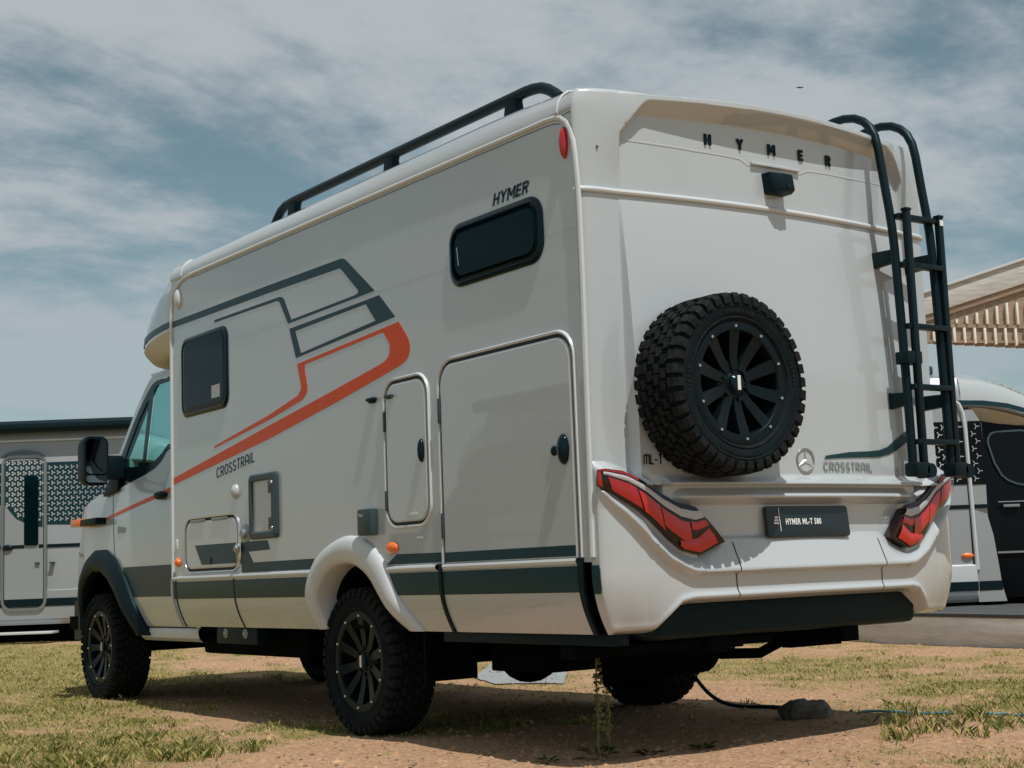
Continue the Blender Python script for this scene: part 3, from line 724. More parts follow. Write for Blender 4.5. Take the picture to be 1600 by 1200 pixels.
for z in (1.60, 1.20): sub('hinge', MB().box((XS-.016, 1.680, z-.05), (XS-.002, 1.698, z+.05)), DGREY, sd, bevel=.003)
mb = MB().box((XS-.030, 1.592, 1.718), (XS-.008, 1.662, 1.732)).box((XS-.022, 1.620, 1.712), (XS-.006, 1.650, 1.722)); sub('stay', mb, DGREY, sd, bevel=.003)
mb = MB().box((XS-.026, 1.775, 1.722), (XS, 1.85, 1.738)).box((XS-.018, 1.79, 1.712), (XS, 1.84, 1.722)); obj('door_catch', mb, BLACK, MH, bevel=.003)
mb = MB().box((XS-.0125, 1.395, 1.118), (XS-.0105, 1.47, 1.130)).box((XS-.003, 1.36, 1.0), (XS-.0005, 1.42, 1.010)); obj('sticker', mb, LABELW, MH, flat=True)
hd = door('service_hatch', 3.463, 4.232, .912, 1.212, .07, ringm=CHROME, lab='low service hatch with bright frame behind the cab')
sub('stripe', MB().prism([(XS-.0115, y, z) for y, z in ((4.085, 1.060), (3.478, 1.057), (3.478, .935), (3.985, .936))], (-.001, 0, 0)), GRAPH, hd, flat=True)
sub('lock', MB().lathe([(0, -.006), (.022, -.006), (.027, 0)], (XS-.012, 3.86, .960), 'x', 18), BLACKG, hd)
for y in (3.72, 4.05): sub('hinge', MB().box((XS-.018, y-.12, 1.205), (XS-.002, y+.10, 1.222)), ALU, hd, bevel=.004)
# vent frame, filler cap, dome, flap, markers
def vent_frame():
    A = rr(2.915, 3.283, 1.065, 1.445, .030, 5); B = rr(3.030, 3.242, 1.104, 1.407, .012, 5)
    B = rr(2.985, 3.242, 1.108, 1.404, .012, 5)
    def f(p, off): return [(XS-off, a, b) for a, b in p]+[(XS-off, *p[0])]
    Am = rr(2.925, 3.273, 1.075, 1.435, .026, 5); Bm = rr(2.977, 3.250, 1.100, 1.412, .016, 5)
    o = obj('vent_frame', MB().loft([f(A, 0), f(A, .014), f(Am, .022), f(Bm, .022), f(B, .016), f(B, .002)]), DGREY, MH)
    sub('flap', MB().prism([(XS-.003, a, b) for a, b in B], (-.003, 0, 0)), GREYW, o)
    for z in (1.385, 1.125): sub('screw', MB().lathe([(0, -.006), (.008, -.005), (.010, 0)], (XS-.022, 2.965, z), 'x', 12), CHROME, o)
    mb = MB()
    for z in (1.360, 1.150): mb.box((XS-.021, 2.965, z-.035), (XS-.012, 3.02, z+.035))
    sub('latch', mb, DGREY, o, bevel=.008)
vent_frame()
o = obj('filler_cap', MB().lathe([(0, -.030), (.024, -.030), (.030, -.022), (.030, -.012), (.052, -.010), (.056, 0)], (XS-.001, 3.363, 1.105), 'x', 24), ALU, MH)
o = obj('filler_cap', MB().lathe([(0, -.020), (.018, -.020), (.022, -.012), (.030, -.008), (.034, 0)], (XS-.012, 3.455, 1.02), 'x', 18), ALU, MH)
obj('vent_dome', MB().ball((XS, 3.488, 1.364), (.034, .038, .046), 16), GREYW, MH)
obj('vent_dome', MB().ball((XS, 4.335, 2.690), (.030, .045, .070), 16), WHITE2, MH)
o = obj('socket_flap', MB().box((XS-.045, 1.795, 1.034), (XS, 1.940, 1.170)), DGREY, MH, bevel=.012)
sub('clip', MB().tube([(XS-.047, 1.885-.03*math.cos(rad(180*k/8)), 1.145-.012*math.sin(rad(180*k/8))) for k in range(9)], .003, 6), CHROME, o)
obj('label_plate', MB().box((XS-.006, 4.385, 1.045), (XS, 4.415, 1.11)), LABELW, MH, bevel=.002)
for y, z, ry in ((4.382, .960, .036), (1.657, .964, .060)):
    o = obj('marker_lamp', MB().ball((XS-.004, y, z), (.022, ry, .030), 16), AMBER, MH); o['label'] = 'amber side marker lamp'
o = obj('marker_lamp', MB().ball((XS-.002, .112, 2.652), (.026, .024, .072), 18), RED, MH); o['label'] = 'red oval clearance lamp high on the side'
# roof rail with feet
rail = [(-.93, 3.290, 2.955), (-.93, 3.235, 3.008), (-.93, 3.175, 3.050), (-.93, 3.112, 3.068), (-.93, 3.0, 3.072), (-.93, 1.8, 3.064), (-.93, .62, 3.056), (-.93, .556, 3.051), (-.93, .500, 3.040), (-.93, .445, 3.015), (-.93, .40, 2.985), (-.93, .365, 2.955)]
o = obj('roof_rail', MB().tube(rail, .027, 12), BLACKM, MH)
for y in (3.004, 1.864, .725):
    mb = MB(); mb.loft([[(-.93+a*.026, y+b*.055, 2.955) for a, b in ((-1, -1), (1, -1), (1, 1), (-1, 1))], [(-.93+a*.022, y+b*.045, 3.03) for a, b in ((-1, -1), (1, -1), (1, 1), (-1, 1))], [(-.93+a*.026, y+b*.062, 3.058) for a, b in ((-1, -1), (1, -1), (1, 1), (-1, 1))]], closed=True, cap=True)
    sub('foot', mb, BLACK, o, bevel=.006)
# --- ladder
def ladder():
    L0 = [(1.205, -.19), (1.5, -.188), (1.95, -.180), (2.30, -.170), (2.40, -.164), (2.50, -.153), (2.60, -.139), (2.70, -.126), (2.80, -.113), (2.87, -.098), (2.925, -.070), (2.965, -.030), (2.995, .025), (3.010, .09), (3.012, .16), (3.002, .23), (2.975, .30)]
    ys, zs = [p[1] for p in L0], [p[0] for p in L0]
    root = obj('ladder', MB().tube([(.650, y, z) for z, y in L0], .0215, 12), BLACKM, MH)
    sub('rail', MB().tube([(.925, y, z) for z, y in L0], .0215, 12), BLACKM, root)
    for x, y, z1 in ((.688, -.225, 2.475), (.957, -.20, 2.47)):
        sub('folding_rail', MB().box((x-.017, y-.014, 1.225), (x+.017, y+.016, z1)), BLACKM, root, bevel=.006)
        sub('end_cap', MB().box((x-.02, y-.017, z1), (x+.02, y+.019, z1+.014)), BLACK, root, bevel=.004)
    for z in (2.455, 2.215, 1.915, 1.622, 1.360):
        y = interp(z, zs[:6], ys[:6]) if z < 2.5 else -.16
        sub('rung', MB().box((.655, y-.048, z-.014), (.945, y-.004, z+.012)), BLACKM, root, bevel=.005)
    for z in (2.250, 1.555):
        for x in (.652, .924):
            mb = MB(); yw = P(x, z)[1]
            mb.prism([(x-.018, yw+.004, z+.048), (x-.018, -.175, z+.042), (x-.018, -.175, z-.020), (x-.018, yw+.004, z-.030)], (.036, 0, 0)); sub('bracket', mb, BLACKM, root, bevel=.004)
    sub('clamp', MB().box((.612, -.235, 1.73), (.72, -.160, 1.79)), BLACK, root, bevel=.006)
    for x in (.655, .935):
        mb = MB().box((x-.042, -.245, 1.195), (x+.062, -.165, 1.262)); sub('foot', mb, BLACK, root, bevel=.014)
        sub('foot', MB().tube([(x+.065, -.245, 1.222), (x+.065, -.165, 1.222)], .034, 12), BLACK, root)
    sub('sticker', MB().box((.945, -.2165, 2.43), (.970, -.2140, 2.458)), LABELW, root)
ladder()
# --- wheels
def tyre_meshes():
    R, Wd = .374, .130
    prof = [(.255, -Wd*.80), (.268, -Wd*.92), (.30, -Wd*1.0), (.335, -Wd*1.0), (.358, -Wd*.95), (.371, -Wd*.84), (R, -Wd*.5), (R, 0), (R, Wd*.5), (.371, Wd*.84), (.358, Wd*.95), (.335, Wd*1.0), (.30, Wd*1.0), (.268, Wd*.92), (.255, Wd*.80)]
    ty = mesh_of(MB().lathe(prof, (0, 0, 0), 'x', 72), 'tyre', RUBBER)
    tr = MB(); NB = 40
    def block(pts, r0, r1):          # pts: (angle, x) polygon, raised
        n = len(pts); vs = []
        for rr_ in (0, 1):
            cxm = sum(p[0] for p in pts)/n; cym = sum(p[1] for p in pts)/n
            for a, x in pts:
                k = .88 if rr_ else 1.0; a2 = cxm+(a-cxm)*k; x2 = cym+(x-cym)*k
                r = (r1 if rr_ else r0)-max(0, abs(x2)-.095)*.30
                vs.append((x2, math.cos(a2)*r, math.sin(a2)*r))
        tr.add(vs, [tuple(range(n, 2*n))]+[(k, (k+1) % n, n+(k+1) % n, n+k) for k in range(n)])
    st = 2*math.pi/NB
    for i in range(NB):
        a = i*st
        for row, x0 in enumerate((-.060, -.020, .020, .060)):
            o = a+st*(.5 if row % 2 else 0)+.02*math.sin(i*2.3+row)
            j = .006*math.sin(i*1.7+row*2)
            block([(o-.40*st, x0-.016+j), (o-.12*st, x0-.021), (o+.05*st, x0-.012), (o+.40*st, x0-.017), (o+.36*st, x0+.014), (o+.10*st, x0+.020-j), (o-.06*st, x0+.012), (o-.38*st, x0+.016)], .370, .3885)
        for sgn in (-1, 1):
            o = a+(st*.25 if sgn > 0 else 0); L = .127 if i % 2 else .122
            block([(o-.40*st, sgn*.084), (o+.36*st, sgn*.086), (o+.42*st, sgn*L), (o-.34*st, sgn*L)], .366, .387)
            # shoulder lug running down the side wall
            vs = []
            for (r, x) in ((.384, .122), (.366, .136), (.338, .1385), (.333, .126)):
                for da in (-.34, .34 if i % 2 else .28): vs.append((sgn*x, math.cos(o+da*st)*r, math.sin(o+da*st)*r))
            tr.add(vs, [(0, 1, 3, 2), (2, 3, 5, 4), (4, 5, 7, 6), (0, 2, 4, 6), (1, 7, 5, 3)])
    # raised rings and block lettering bars on the side wall
    for sgn in (-1, 1):
        tr.lathe([(.322, sgn*.1295), (.324, sgn*.1325), (.328, sgn*.1325), (.330, sgn*.1295)], (0, 0, 0), 'x', 64)
        tr.lathe([(.272, sgn*.121), (.274, sgn*.127), (.279, sgn*.128), (.282, sgn*.125)], (0, 0, 0), 'x', 64)
    for c0, cnt in ((math.pi/2, 9), (-math.pi/2-.1, 13), (.2, 7), (math.pi, 6)):
        for k in range(cnt):
            a0 = c0+(k-cnt/2)*.062; vs = []
            for r in (.296, .312):
                for d in (.004, .046): vs.append((.1325, math.cos(a0+d)*r, math.sin(a0+d)*r))
            tr.add(vs, [(0, 1, 3, 2)])
    trm = mesh_of(tr, 'tread', mat('dusty_tread', (.0155, .0185, .0195), .85, spec=.08, var=.55, vscale=26, bump=.15, bscale=220), flat=True, recalc=True)
    # rim: outer face at +x
    rim = MB().lathe([(.258, -.100), (.262, .098), (.266, .108), (.262, .117), (.250, .119), (.226, .117), (.222, .112), (.220, .10), (.216, -.09)], (0, 0, 0), 'x', 60)
    rim.lathe([(.216, -.045), (.09, -.06), (.0, -.06)], (0, 0, 0), 'x', 40)
    rim.lathe([(.115, .02), (.108, .060), (.094, .078), (.050, .082), (.045, .090), (0.0, .090)], (0, 0, 0), 'x', 40)
    for k in range(10):
        t = 2*math.pi*(k+.25)/10; c, s_ = math.cos(t), math.sin(t)
        rows = []
        for r, w, x1, x0 in ((.06, .020, .086, .02), (.11, .026, .088, .02), (.17, .029, .100, .03), (.225, .033, .114, .06)):
            rows.append([(x0, c*r-s_*w, s_*r+c*w), (x1, c*r-s_*(w-.004), s_*r+c*(w-.004)), (x1, c*r+s_*(w-.004), s_*r-c*(w-.004)), (x0, c*r+s_*w, s_*r-c*w)])
        rim.loft(rows)
    for k in range(6):
        t = 2*math.pi*(k+.5)/6; rim.lathe([(0, .094), (.010, .094), (.013, .075)], (0, math.cos(t)*.068, math.sin(t)*.068), 'x', 10)
    rm = mesh_of(rim, 'rim', RIMM)
    bolt = mesh_of(MB().lathe([(0, .008), (.006, .008), (.0085, .004), (.0085, -.002)], (0, 0, 0), 'x', 8), 'bolt', CHROME)
    cap = mesh_of(MB().lathe([(0, .108), (.030, .106), (.038, .098), (.040, .086)], (0, 0, 0), 'x', 24), 'hub_cap', BLACKG)
    lab = mesh_of(MB().box((.1065, -.0085, -.031), (.1095, .0085, .031)), 'cap_label', LABELW)
    return ty, trm, rm, bolt, cap, lab
TM = tyre_meshes()
def wheel(loc, rot, label, detail=True, spin=0.0):
    t = link('wheel' if 'spare' not in label else 'spare_wheel', TM[0], MH); t.location = Vector(loc)-Vector(ORG[MH.name]); t.rotation_euler = rot; t['label'] = label
    link('tread', TM[1], t)['kind'] = 'stuff'
    link('rim', TM[2], t, (0, 0, 0)).rotation_euler = (spin, 0, 0)
    link('hub_cap', TM[4], t); link('cap_label', TM[5], t)
    if detail:
        for k in range(10):
            a = 2*math.pi*(k+.25)/10+spin; b = link('bolt', TM[3], t); b.location = (.118, math.cos(a)*.240, math.sin(a)*.240)
ZW = .383
wheel((-.925, 2.152, ZW), (0, 0, math.pi), 'rear wheel on the striped side', spin=.10)
wheel((-.905, 6.075, ZW), (0, 0, math.pi), 'front wheel beside the black arch', spin=-.1)
wheel((.925, 2.152, ZW), (0, 0, 0), 'rear wheel on the far side', False)
wheel((.905, 6.075, ZW), (0, 0, 0), 'front wheel on the far side', False)
wheel((-.566, -.205, 1.577), (0, 0, -math.pi/2), 'spare wheel bolted to the rear wall', spin=.22)
obj('spare_wheel_carrier', MB().box((-.70, -.16, 1.44), (-.39, -.07, 1.74)), BLACK, MH, bevel=.02)

# --- underbody
def under():
    obj('floor_pan', MB().box((-1.03, .02, .552), (1.03, 4.46, .60)), CHASSIS, MH)
    obj('wheel_house', MB().box((-.62, 1.5, .60), (.62, 2.8, .95)), CHASSIS, MH)
    for x in (-.42, .42): obj('chassis_rail', MB().box((x-.05, .05, .44), (x+.05, 6.6, .56)), CHASSIS, MH, bevel=.006)
    obj('sill_beam', MB().box((-1.02, .05, .498), (-.93, 1.35, .552)), BLACK, MH, bevel=.005)
    obj('sill_beam', MB().box((.93, .45, .498), (1.02, 4.4, .552)), BLACK, MH, bevel=.005)
    for y in (2.152, 6.075):
        obj('axle', MB().tube([(-.85, y, .385), (.85, y, .385)], .055, 14), CHASSIS, MH)
    obj('differential', MB().ball((.06, 2.15, .36), (.19, .17, .165), 18), CHASSIS, MH)
    obj('tank', MB().tube([(-.30, .95, .43), (.28, .95, .43)], .155, 20), CHASSIS, MH)
    mb = MB()
    for k in range(14): mb.box((-1.04+k*.022, 1.490, .305), (-1.029+k*.022, 1.500, .55))
    mb.box((-1.04, 1.500, .30), (-.73, 1.508, .55)); obj('mud_flap', mb, CHASSIS, MH)['kind'] = 'stuff'
    obj('mud_flap', MB().box((.73, 1.500, .30), (1.04, 1.508, .55)), BLACK, MH)
    obj('storage_box', MB().box((-.70, .98, .335), (-.30, 1.42, .55)), CHASSIS, MH, bevel=.01)
    # exhaust and hoses
    obj('exhaust_pipe', MB().tube([(.30, 1.5, .42), (.34, 1.2, .40), (.42, .95, .36), (.55, .80, .36), (.64, .72, .42), (.66, .66, .50)], .028, 10), CHASSIS, MH)
    obj('exhaust_pipe', MB().tube([(-.34, 1.35, .36), (-.25, 1.18, .35), (-.16, 1.08, .40), (-.14, 1.0, .5)], .025, 10), CHASSIS, MH)
    obj('tow_bracket', MB().box((.42, .45, .40), (.78, .51, .44)).box((.42, .45, .40), (.46, .51, .56)).box((.74, .45, .40), (.78, .51, .56)), CHASSIS, MH)
    mb = MB(); mb.box((-1.0, .34, .435), (.0, .44, .545)).box((-.9, .10, .462), (-.05, .34, .50)); obj('cross_member', mb, CHASSIS, MH, bevel=.004)
    # rear valance behind the bumper cut-out: a deep flat black panel that turns under
    pr = [(.06, .72), (-.045, .70), (-.052, .60), (-.046, .532), (-.030, .516), (.02, .508), (.34, .498), (.36, .56)]
    xs = (-.925, -.905, -.80, .80, .875, .89); k = [(.09, .045), (.06, .03), (0, 0), (0, 0), (.06, .04), (.09, .05)]
    rows = [[(x, y+d[0]+.10*(x/.93)**2-.03, z+(d[1] if z < .65 else 0)) for y, z in pr] for x, d in zip(xs, k)]
    mb = MB().loft(rows, closed=True, cap=True); obj('rear_valance', mb, BLACK, MH, bevel=.004)
    obj('bumper_inner', MB().box((-.93, .10, .56), (.93, .30, .75)), CHASSIS, MH)
    # black box below the front skirt
    mb = MB().box((-1.03, 3.40, .445), (-.93, 3.98, .548)); o = obj('step_box', mb, BLACK, MH, bevel=.008)
    for y in (3.56, 3.84): sub('bolt', MB().lathe([(0, -.012), (.014, -.012), (.017, -.004), (.028, -.003), (.03, 0)], (-1.031, y, .51), 'x', 14), ALU, o)
    obj('gearbox', MB().box((-.28, 3.3, .33), (.28, 5.0, .56)), CHASSIS, MH, bevel=.05)
    obj('fuel_tank', MB().box((-.85, 3.1, .36), (-.36, 4.6, .55)), CHASSIS, MH, bevel=.03)
    obj('side_tank', MB().box((.40, 2.75, .40), (1.0, 4.4, .56)), CHASSIS, MH, bevel=.03)
    obj('drive_shaft', MB().tube([(.05, 2.2, .40), (.05, 3.4, .45)], .035, 10), CHASSIS, MH)
under()

# --- overcab nose
def overcab():
    H = [(-1.108, 4.452), (-1.104, 4.62), (-1.092, 4.80), (-1.068, 4.98), (-1.030, 5.16), (-.972, 5.33), (-.885, 5.48), (-.76, 5.61), (-.60, 5.71), (-.40, 5.78), (-.2, 5.815), (0, 5.825)]
    full = H+[(-x, y) for x, y in H[-2::-1]]
    LV = [(2.335, .62, .86), (2.345, .80, .90), (2.385, .93, .950), (2.44, .985, .985), (2.47, 1.0, 1.0), (2.53, .985, 1.0), (2.60, .925, 1.0), (2.68, .82, 1.0), (2.75, .70, .998), (2.81, .56, .99), (2.865, .38, .972), (2.905, .21, .945), (2.93, .08, .915), (2.942, .0, .88)]
    rows = []
    for z, e, xk in LV:
        rows.append([])
        for x, y in full:
            d = y-4.452; t = cl(d/1.37)
            zz = z+(.06*(1-t)-.02) * (1-cl((z-2.5)/.25)) if z > 2.40 else z+.012*(1-t)
            rows[-1].append((x*(xk if z > 2.5 else 1-(1-xk)*cl(.35+.65*t)), 4.452+d*e*.965, zz))
    lo = MB().loft(rows[:5]); lo.add(rows[0], [tuple(range(len(full)))]); obj('overcab_underside', lo, BOUNCETAN, MH)
    up = MB().loft(rows[4:]); up.add(rows[-1], [tuple(range(len(full)))]); obj('overcab', up, WHITE, MH, sharp=40)
    n = 9
    A = []; B = []
    for (x, y) in full[:n]:
        d = y-4.452; t = cl(d/1.37); A.append((x*1.002-.002, 4.452+d*.962+.002, 2.512+.012-.012*t-.02*t)); B.append((x*1.002-.002, 4.452+d*.950+.002, 2.553+.012-.03*t))
    obj('stripe', MB().loft([A, B]), GRAPH, MH)['label'] = 'graphite band carried round the overcab nose'
    obj('front_bulkhead', MB().prism([(x, 4.40, z) for x, z in ((-1.09, .87), (-1.09, 2.78), (-.95, 2.9), (.95, 2.9), (1.09, 2.78), (1.09, .87))], (0, .03, 0)), CHASSIS, MH)
overcab()
# --- cab
PLAN = [(-1.0, 4.40), (-1.004, 5.0), (-1.010, 5.6), (-1.006, 6.0), (-1.0, 6.3), (-.988, 6.52), (-.955, 6.74), (-.89, 6.92), (-.76, 7.07), (-.55, 7.15), (-.28, 7.19), (0, 7.2)]
PY = [p[1] for p in PLAN]; PX = [p[0] for p in PLAN]
def cprof(z): return interp(z, [.46, .56, .70, .95, 1.10, 1.30, 1.45, 1.60, 1.80], [.075, .035, .008, 0, .003, .012, .028, .048, .075])
def belt(y): return interp(y, [4.4, 4.97, 5.045, 5.16, 5.31, 5.7, 6.05, 6.20, 6.45, 6.74, 6.92, 7.07, 7.2], [1.76, 1.748, 1.678, 1.632, 1.604, 1.55, 1.500, 1.52, 1.475, 1.405, 1.32, 1.20, 1.12])
def CS(y, z, off=0.0): return (interp(y, PY, PX)+cprof(z)-off, y, z)
ACY, ACZ, ACR = 5.975, .44, .535
def inpoly(y, z):
    P_ = [(5.31, .40), (5.385, .53), (5.52, .68), (5.66, .82), (5.82, .935), (5.99, 1.0), (6.18, 1.005), (6.36, .95), (6.48, .85), (6.55, .73), (6.58, .60), (6.58, .40)]
    c = False
    for i in range(len(P_)):
        (a, b), (c2, d) = P_[i-1], P_[i]
        if (b > z) != (d > z) and y < (c2-a)*(z-b)/(d-b)+a: c = not c
    return c
def cab():
    # side skin with the arch left open
    for sg in (1, -1):
        ys = list(np.arange(4.40, 6.50, .035))+[6.52, 6.6, 6.67, 6.74, 6.8, 6.86, 6.92, 6.97, 7.02, 7.07, 7.12, 7.15, 7.17, 7.185, 7.195, 7.2]; nz_ = 44; vs = []; fs = []
        for y in ys:
            zt = belt(y); z0 = .53
            for k in range(nz_+1):
                z = z0+(zt-z0)*k/nz_; x = interp(y, PY, PX)
                x += cprof(z)*(1 if y < 6.9 else 1-cl((y-6.9)/.3))
                vs.append((x*sg, y-(.10*sm(.95, 1.25, z) if y > 6.6 else 0)*cl((y-6.6)/.4), z))
        n1 = nz_+1
        for i in range(len(ys)-1):
            for k in range(nz_):
                ym = (ys[i]+ys[i+1])/2; zm = vs[i*n1+k][2]
                if inpoly(ym, zm): continue
                q = (i*n1+k, (i+1)*n1+k, (i+1)*n1+k+1, i*n1+k+1); fs.append(q)
        obj('cab_side', MB().add(vs, fs), WHITE, MH, sharp=40)
    # bonnet and scuttle
    rows = []
    for y in (5.98, 6.05, 6.15, 6.3, 6.5, 6.7, 6.85, 6.97, 7.05, 7.10):
        x0 = interp(y, PY, PX)+.045; zt = belt(y); yo = y-(.10*cl((y-6.6)/.4) if y > 6.6 else 0)*sm(.95, 1.25, zt)
        rows.append([(x0*(1-k/6), yo+.03*(k/6)*cl((y-6.3)/.5), zt+.075*math.sin(math.pi/2*k/6)) for k in range(7)]+[(-x0*(k/6), yo+.03*(1-k/6)*cl((y-6.3)/.5), zt+.075*math.cos(math.pi/2*k/6)) for k in range(1, 7)])
    obj('bonnet', MB().loft(rows), WHITE, MH)
    def gx(z): return -.965+(z-1.5)*.14
    def GP(y, z, off=0): return (gx(z)-off, y, z)
    # white roof side and A-pillar
    out = [(6.12, 1.515), (5.956, 1.765), (5.772, 2.015), (5.69, 2.125), (5.575, 2.245), (5.50, 2.305), (5.42, 2.345), (4.42, 2.36)]
    inn = [(6.06, 1.50), (5.905, 1.745), (5.735, 1.98), (5.645, 2.09), (5.525, 2.205), (5.445, 2.262), (5.37, 2.285), (4.42, 2.295)]
    for sg in (1, -1):
        A = [Vector(GP(*p)) for p in out]; B = [Vector(GP(*p)) for p in inn]
        In = [Vector((v.x+.10, v.y+.02, v.z)) for v in A]
        rows = [[(v.x*sg, v.y, v.z) for v in R] for R in ([b+Vector((.004, 0, 0)) for b in B], B, [b.lerp(a, .5)+Vector((-.006, 0, 0)) for a, b in zip(A, B)], A, In)]
        obj('cab_pillar', MB().loft(rows), WHITE, MH)
        # black window surround
        fr = [(6.06, 1.49), (5.905, 1.74), (5.735, 1.975), (5.645, 2.085), (5.525, 2.20), (5.445, 2.255), (5.37, 2.280), (4.42, 2.290), (4.42, 1.752), (4.965, 1.742), (5.045, 1.672), (5.16, 1.627), (5.31, 1.598), (5.7, 1.545)]
        g1 = [(4.46, 1.79), (4.46, 2.255), (5.345, 2.245), (5.375, 2.225), (5.355, 1.668), (5.20, 1.690), (5.08, 1.735), (4.99, 1.79)]
        g2 = [(5.455, 2.16), (5.50, 2.135), (5.62, 2.015), (5.745, 1.85), (5.80, 1.76), (5.78, 1.69), (5.43, 1.668)]
        bm = bmesh.new(); 
        from mathutils.geometry import tessellate_polygon
        allp = [[Vector((y, z, 0)) for y, z in L] for L in (fr, g1, g2)]
        tri = tessellate_polygon(allp); flat = [p for L in allp for p in L]
        mb = MB().add([(GP(p.x, p.y, .002)[0]*sg, p.x, p.y) for p in flat], tri); bm.free()
        obj('window_surround', mb, BLACKG, MH, flat=True)
        o = obj('door_glass', MB().add([(GP(y, z, -.006)[0]*sg, y, z) for y, z in g1], [tuple(range(len(g1)))]), CABGLASS, MH)
        o = obj('quarter_glass', MB().add([(GP(y, z, -.006)[0]*sg, y, z) for y, z in g2], [tuple(range(len(g2)))]), CABGLASS, MH)
    # windscreen
    ws = [(6.10, 1.51), (5.956, 1.765), (5.772, 2.015), (5.69, 2.125), (5.575, 2.245), (5.50, 2.30)]
    rows = []
    for y, z in ws:
        x0 = gx(z)+.06; rows.append([(x0*(1-k/5), y+.13*math.sin(math.pi/2*k/5), z+.01) for k in range(6)]+[(-x0*k/5, y+.13*math.cos(math.pi/2*k/5), z+.01) for k in range(1, 6)])
    obj('windscreen', MB().loft(rows), CABGLASS, MH)
    obj('cab_roof', MB().box((-.84, 4.42, 2.335), (.84, 5.5, 2.35)), WHITE, MH)
    # interior
    for x in (-.46, .46):
        mb = MB(); mb.loft([[(x+a*.25, 4.72+b*.09, 1.0) for a, b in ((-1, -1), (1, -1), (1, 1), (-1, 1))], [(x+a*.27, 4.66+b*.09, 1.4) for a, b in ((-1, -1), (1, -1), (1, 1), (-1, 1))], [(x+a*.19, 4.60+b*.06, 1.72) for a, b in ((-1, -1), (1, -1), (1, 1), (-1, 1))]], closed=True, cap=True)
        o = obj('cab_seat', mb, SEATM, MH, bevel=.05); sub('headrest', MB().ball((x, 4.58, 1.84), (.13, .06, .10), 14), SEATM, o)
    mb = MB(); mb.prism([(-.93, 5.62, 1.0), (-.93, 5.55, 1.42), (-.93, 5.75, 1.53), (-.93, 6.05, 1.50), (-.93, 6.1, 1.0)], (1.86, 0, 0)); obj('dashboard', mb, mat('dash_grey', (.16, .19, .19), .6), MH, bevel=.03)
    c = Vector((-.45, 5.42, 1.50)); ax = Vector((0, -.85, .52)).normalized(); e1 = Vector((1, 0, 0)); e2 = ax.cross(e1)
    mb = MB().tube([c+e1*.19*math.cos(2*math.pi*k/28)+e2*.19*math.sin(2*math.pi*k/28) for k in range(28)], .015, 8, closed=True)
    mb.tube([c-e1*.18, c, c+e1*.18], .02, 8).tube([c, c-ax*.25], .04, 10); obj('steering_wheel', mb, BLACK, MH)
    obj('cab_floor', MB().box((-.95, 4.40, .50), (.95, 6.95, .60)), CHASSIS, MH)
    # sill, door joints, handle
    rows = [[(-.985+d, y, z) for y in (4.42, 5.42)] for d, z in ((.10, .435), (.055, .44), (.030, .462), (.022, .505), (.030, .528))]
    obj('sill', MB().loft(rows), WHITE2, MH)
    mb = MB()
    sheet_ribbon(mb, [(5.93, 1.52), (5.90, 1.42), (5.862, 1.30), (5.83, 1.15), (5.80, 1.03)], .008, lambda a, b: CS(a, b, .002))
    sheet_ribbon(mb, [(5.50, .533), (4.47, .533)], .008, lambda a, b: CS(a, b, .002))
    obj('door_joint', mb, SEAL, MH)
    mb = MB()
    rows = []
    for k in range(13):
        y = 4.43+(5.62-4.43)*k/12; rows.append([CS(y, .742+(.955-.742)*j/6, .003) for j in range(7)])
    mb.loft(rows); obj('stripe', mb, GRAPH, MH)['label'] = 'dark band along the foot of the cab door'
    mb = MB(); rows = []
    for k in range(15):
        y = 4.43+(6.10-4.43)*k/14; a = interp(y, [4.43, 5.06, 6.038, 6.10], [1.497, 1.421, 1.312, 1.310]); b = interp(y, [4.43, 5.06, 6.038, 6.10], [1.533, 1.452, 1.330, 1.318]); rows.append([CS(y, a, .003), CS(y, b, .003)])
    mb.loft(rows); obj('stripe', mb, ORANGE, MH)['label'] = 'orange stripe tapering across the cab door'
    o = obj('cab_door_handle', MB().ball(CS(4.955, 1.432, .020), (.035, .095, .030), 14), BLACK, MH)
    mb = MB()
    for k in range(4): mb.prism([CS(5.755-k*.042, 1.205, .003), CS(5.73-k*.042, 1.205, .003), CS(5.73-k*.042, 1.255-.004*k, .003), CS(5.755-k*.042, 1.255-.004*k, .003)], (-.002, 0, 0))
    obj('badge', mb, ALU, MH, flat=True)
    # front flare and its wheel house
    fo = [(5.235, .475), (5.30, .56), (5.42, .70), (5.575, .885), (5.765, 1.02), (5.975, 1.095), (6.19, 1.098), (6.40, 1.03), (6.53, .93), (6.62, .80), (6.66, .62), (6.66, .50)]
    fi = [(5.40, .475), (5.46, .54), (5.57, .65), (5.70, .77), (5.85, .875), (6.00, .93), (6.18, .937), (6.33, .88), (6.43, .79), (6.49, .68), (6.51, .58), (6.51, .50)]
    for sg in (1, -1):
        rows = []
        for (a, b), (c2, d) in zip(fo, fi):
            o_ = Vector((a, b)); i_ = Vector((c2, d)); row = []
            xb = CS(a, b)[0]
            for t, dx in ((0, .008), (.03, -.022), (.25, -.045), (.55, -.062), (.82, -.062), (.97, -.045), (1.0, -.02), (1.0, .10)):
                p = o_.lerp(i_, t); row.append(((min(xb, -.95)+dx)*sg, p.x, p.y))
            rows.append(row)
        obj('wheel_flare', MB().loft(rows), BLACK, MH)
        obj('wheel_house', MB().loft([[((-.99)*sg, y, z) for y, z in fi], [(-.55*sg, y, z) for y, z in fi]]), CHASSIS, MH)
        obj('wheel_house', MB().prism([(-.56*sg, y, z) for y, z in fi], (.01*sg, 0, 0)), CHASSIS, MH)
